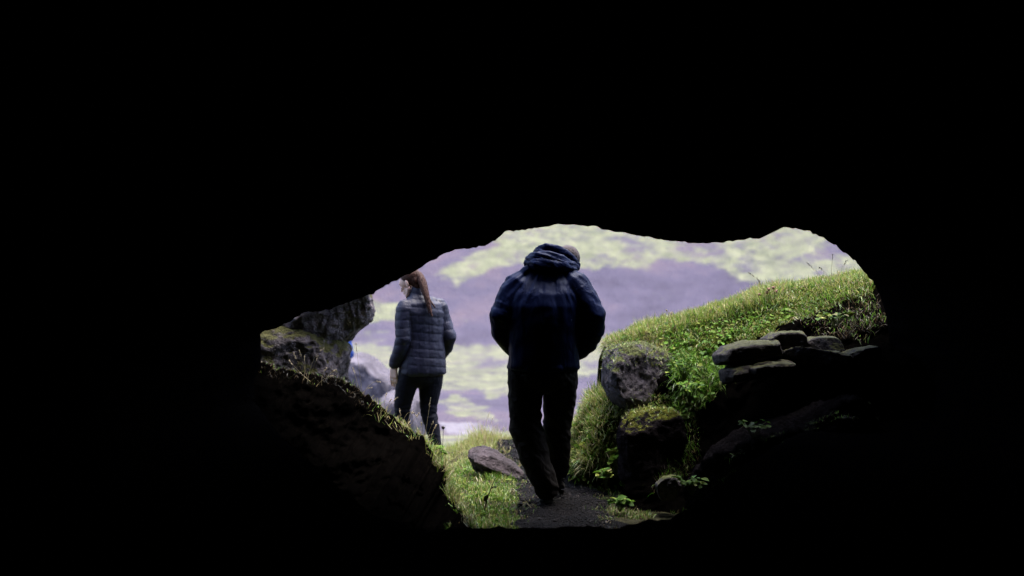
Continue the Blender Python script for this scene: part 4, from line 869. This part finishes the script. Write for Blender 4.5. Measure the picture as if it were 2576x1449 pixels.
    def pony(bm):
        for k in range(20):
            ox, oy = random.uniform(-.018, .018), random.uniform(-.012, .012); e_ = random.gauss(0, .009); L_ = random.uniform(.72, 1.08)
            a = Vector((tie.x + ox * .4, tie.y + oy * .4, tie.z)); dst = Vector((.030 + e_, -.172 + oy, 1.215)); end = a.lerp(dst, L_)
            m = a.lerp(end, .40) + Vector((.002, -.042, .008)); cv = curve(a, m, end, 9)
            limb(bm, [(*q, r) for q, r in zip(cv, (.017, .023, .026, .025, .021, .016, .010, .005, .0022))], 8)
        cv = curve(tie + Vector((0, 0, -.02)), Vector((.003, -.118, 1.36)), Vector((.068, -.165, 1.262)), 7); limb(bm, [(*q, r) for q, r in zip(cv, (.008, .011, .011, .009, .007, .005, .003))], 8)
    build(pony, 'ponytail', 'brown_hair', .0034, hair, 1, lambda v, n: .003 * ridged(np.stack([v[:, 0] * 90 + v[:, 2] * 25, v[:, 1] * 90, v[:, 2] * 4], 1), 2))
    bm = bmesh.new(); q = Vector((-.236, .052, .680)); bmesh.ops.create_uvsphere(bm, u_segments=12, v_segments=6, radius=.006, matrix=Matrix.Translation(q)); me = bpy.data.meshes.new('ring'); bm.to_mesh(me); bm.free(); link('ring', me, M['metal'], o)
    o.location = (WX, WY, 0); o.rotation_euler = (0, 0, R(25)); o.scale = (.95, .95, 1); return o
woman()

# ---- the third walker, almost wholly behind the mossy boulder
def walker():
    s = 18.0 / F; gx = (825 - PX0) * s; gz = float(ground_z(np.array([gx]), np.array([18.0]))[0])
    rows = [(.86, 0, 0, .19, .14), (1.0, 0, 0, .18, .135), (1.2, 0, 0, .2, .145), (1.36, 0, .0, .215, .14), (1.45, 0, .01, .17, .11), (1.50, 0, .02, .08, .075)]
    LA = [(-.19, 0, 1.38, .075), (-.24, -.02, 1.12, .062), (-.23, .08, .90, .050)]
    RA = [(.19, 0, 1.38, .075), (.262, -.03, 1.13, .066), (.12, .17, 1.02, .050)]
    LL = [(-.09, 0, .86, .1), (-.10, .02, .48, .065), (-.10, -.01, .08, .05)]; RL = [(.09, 0, .86, .1), (.095, .03, .48, .065), (.09, .0, .08, .05)]
    body = bmesh.new(); torso(body, inset(rows, .025)); Mh = head_mesh(body, (0, .03, 1.63), R(10), R(-8), 0)
    limb(body, [(0, .01, 1.44, .055), (0, .02, 1.56, .052)])
    for A in (LA, RA): limb(body, [(x, y, z, r * .62) for x, y, z, r in A])
    hand_mesh(body, (-.23, .085, .885), (0, .2, -1), (1, .2, 0), -1); hand_mesh(body, (.10, .18, 1.01), (-1, .2, -.1), (0, -1, .2), 1)
    for L_ in (LL, RL): limb(body, [(x, y, z, r * .85) for x, y, z, r in L_] + [(L_[-1][0], .10, .05, .035)])
    me = remesh(body, .007, 3); me.materials.append(M['skin']); o = bpy.data.objects.new('person', me); C.objects.link(o)
    tag(o, 'person in bright blue jacket almost wholly hidden behind the jutting slab', 'person')
    def jk(bm):
        torso(bm, rows)
        for A in (LA, RA): limb(bm, A, 16)
    build(jk, 'jacket', 'blue', .010, o, 3, lambda v, n: .012 * ridged(np.stack([v[:, 0] * 7, v[:, 1] * 7, v[:, 2] * 14], 1), 2))
    build(lambda bm: (limb(bm, LL, 16), limb(bm, RL, 16), ball(bm, (0, 0, .85), (.18, .13, .1))), 'trousers', 'leggings', .010, o, 3)
    for x in (-.10, .09): shoe('shoe', (x, -.06, .0), (x, .2, -.005), o, .045)
    def hr(bm):
        ball(bm, (0, -.022, .040), (.079, .098, .086)); ball(bm, (0, -.05, -.01), (.066, .06, .06))
        for v in bm.verts: v.co = Mh @ v.co
    build(hr, 'hair', 'brown_hair', .008, o, 2)
    o.location = (gx, 18.0, gz); return o
walker()
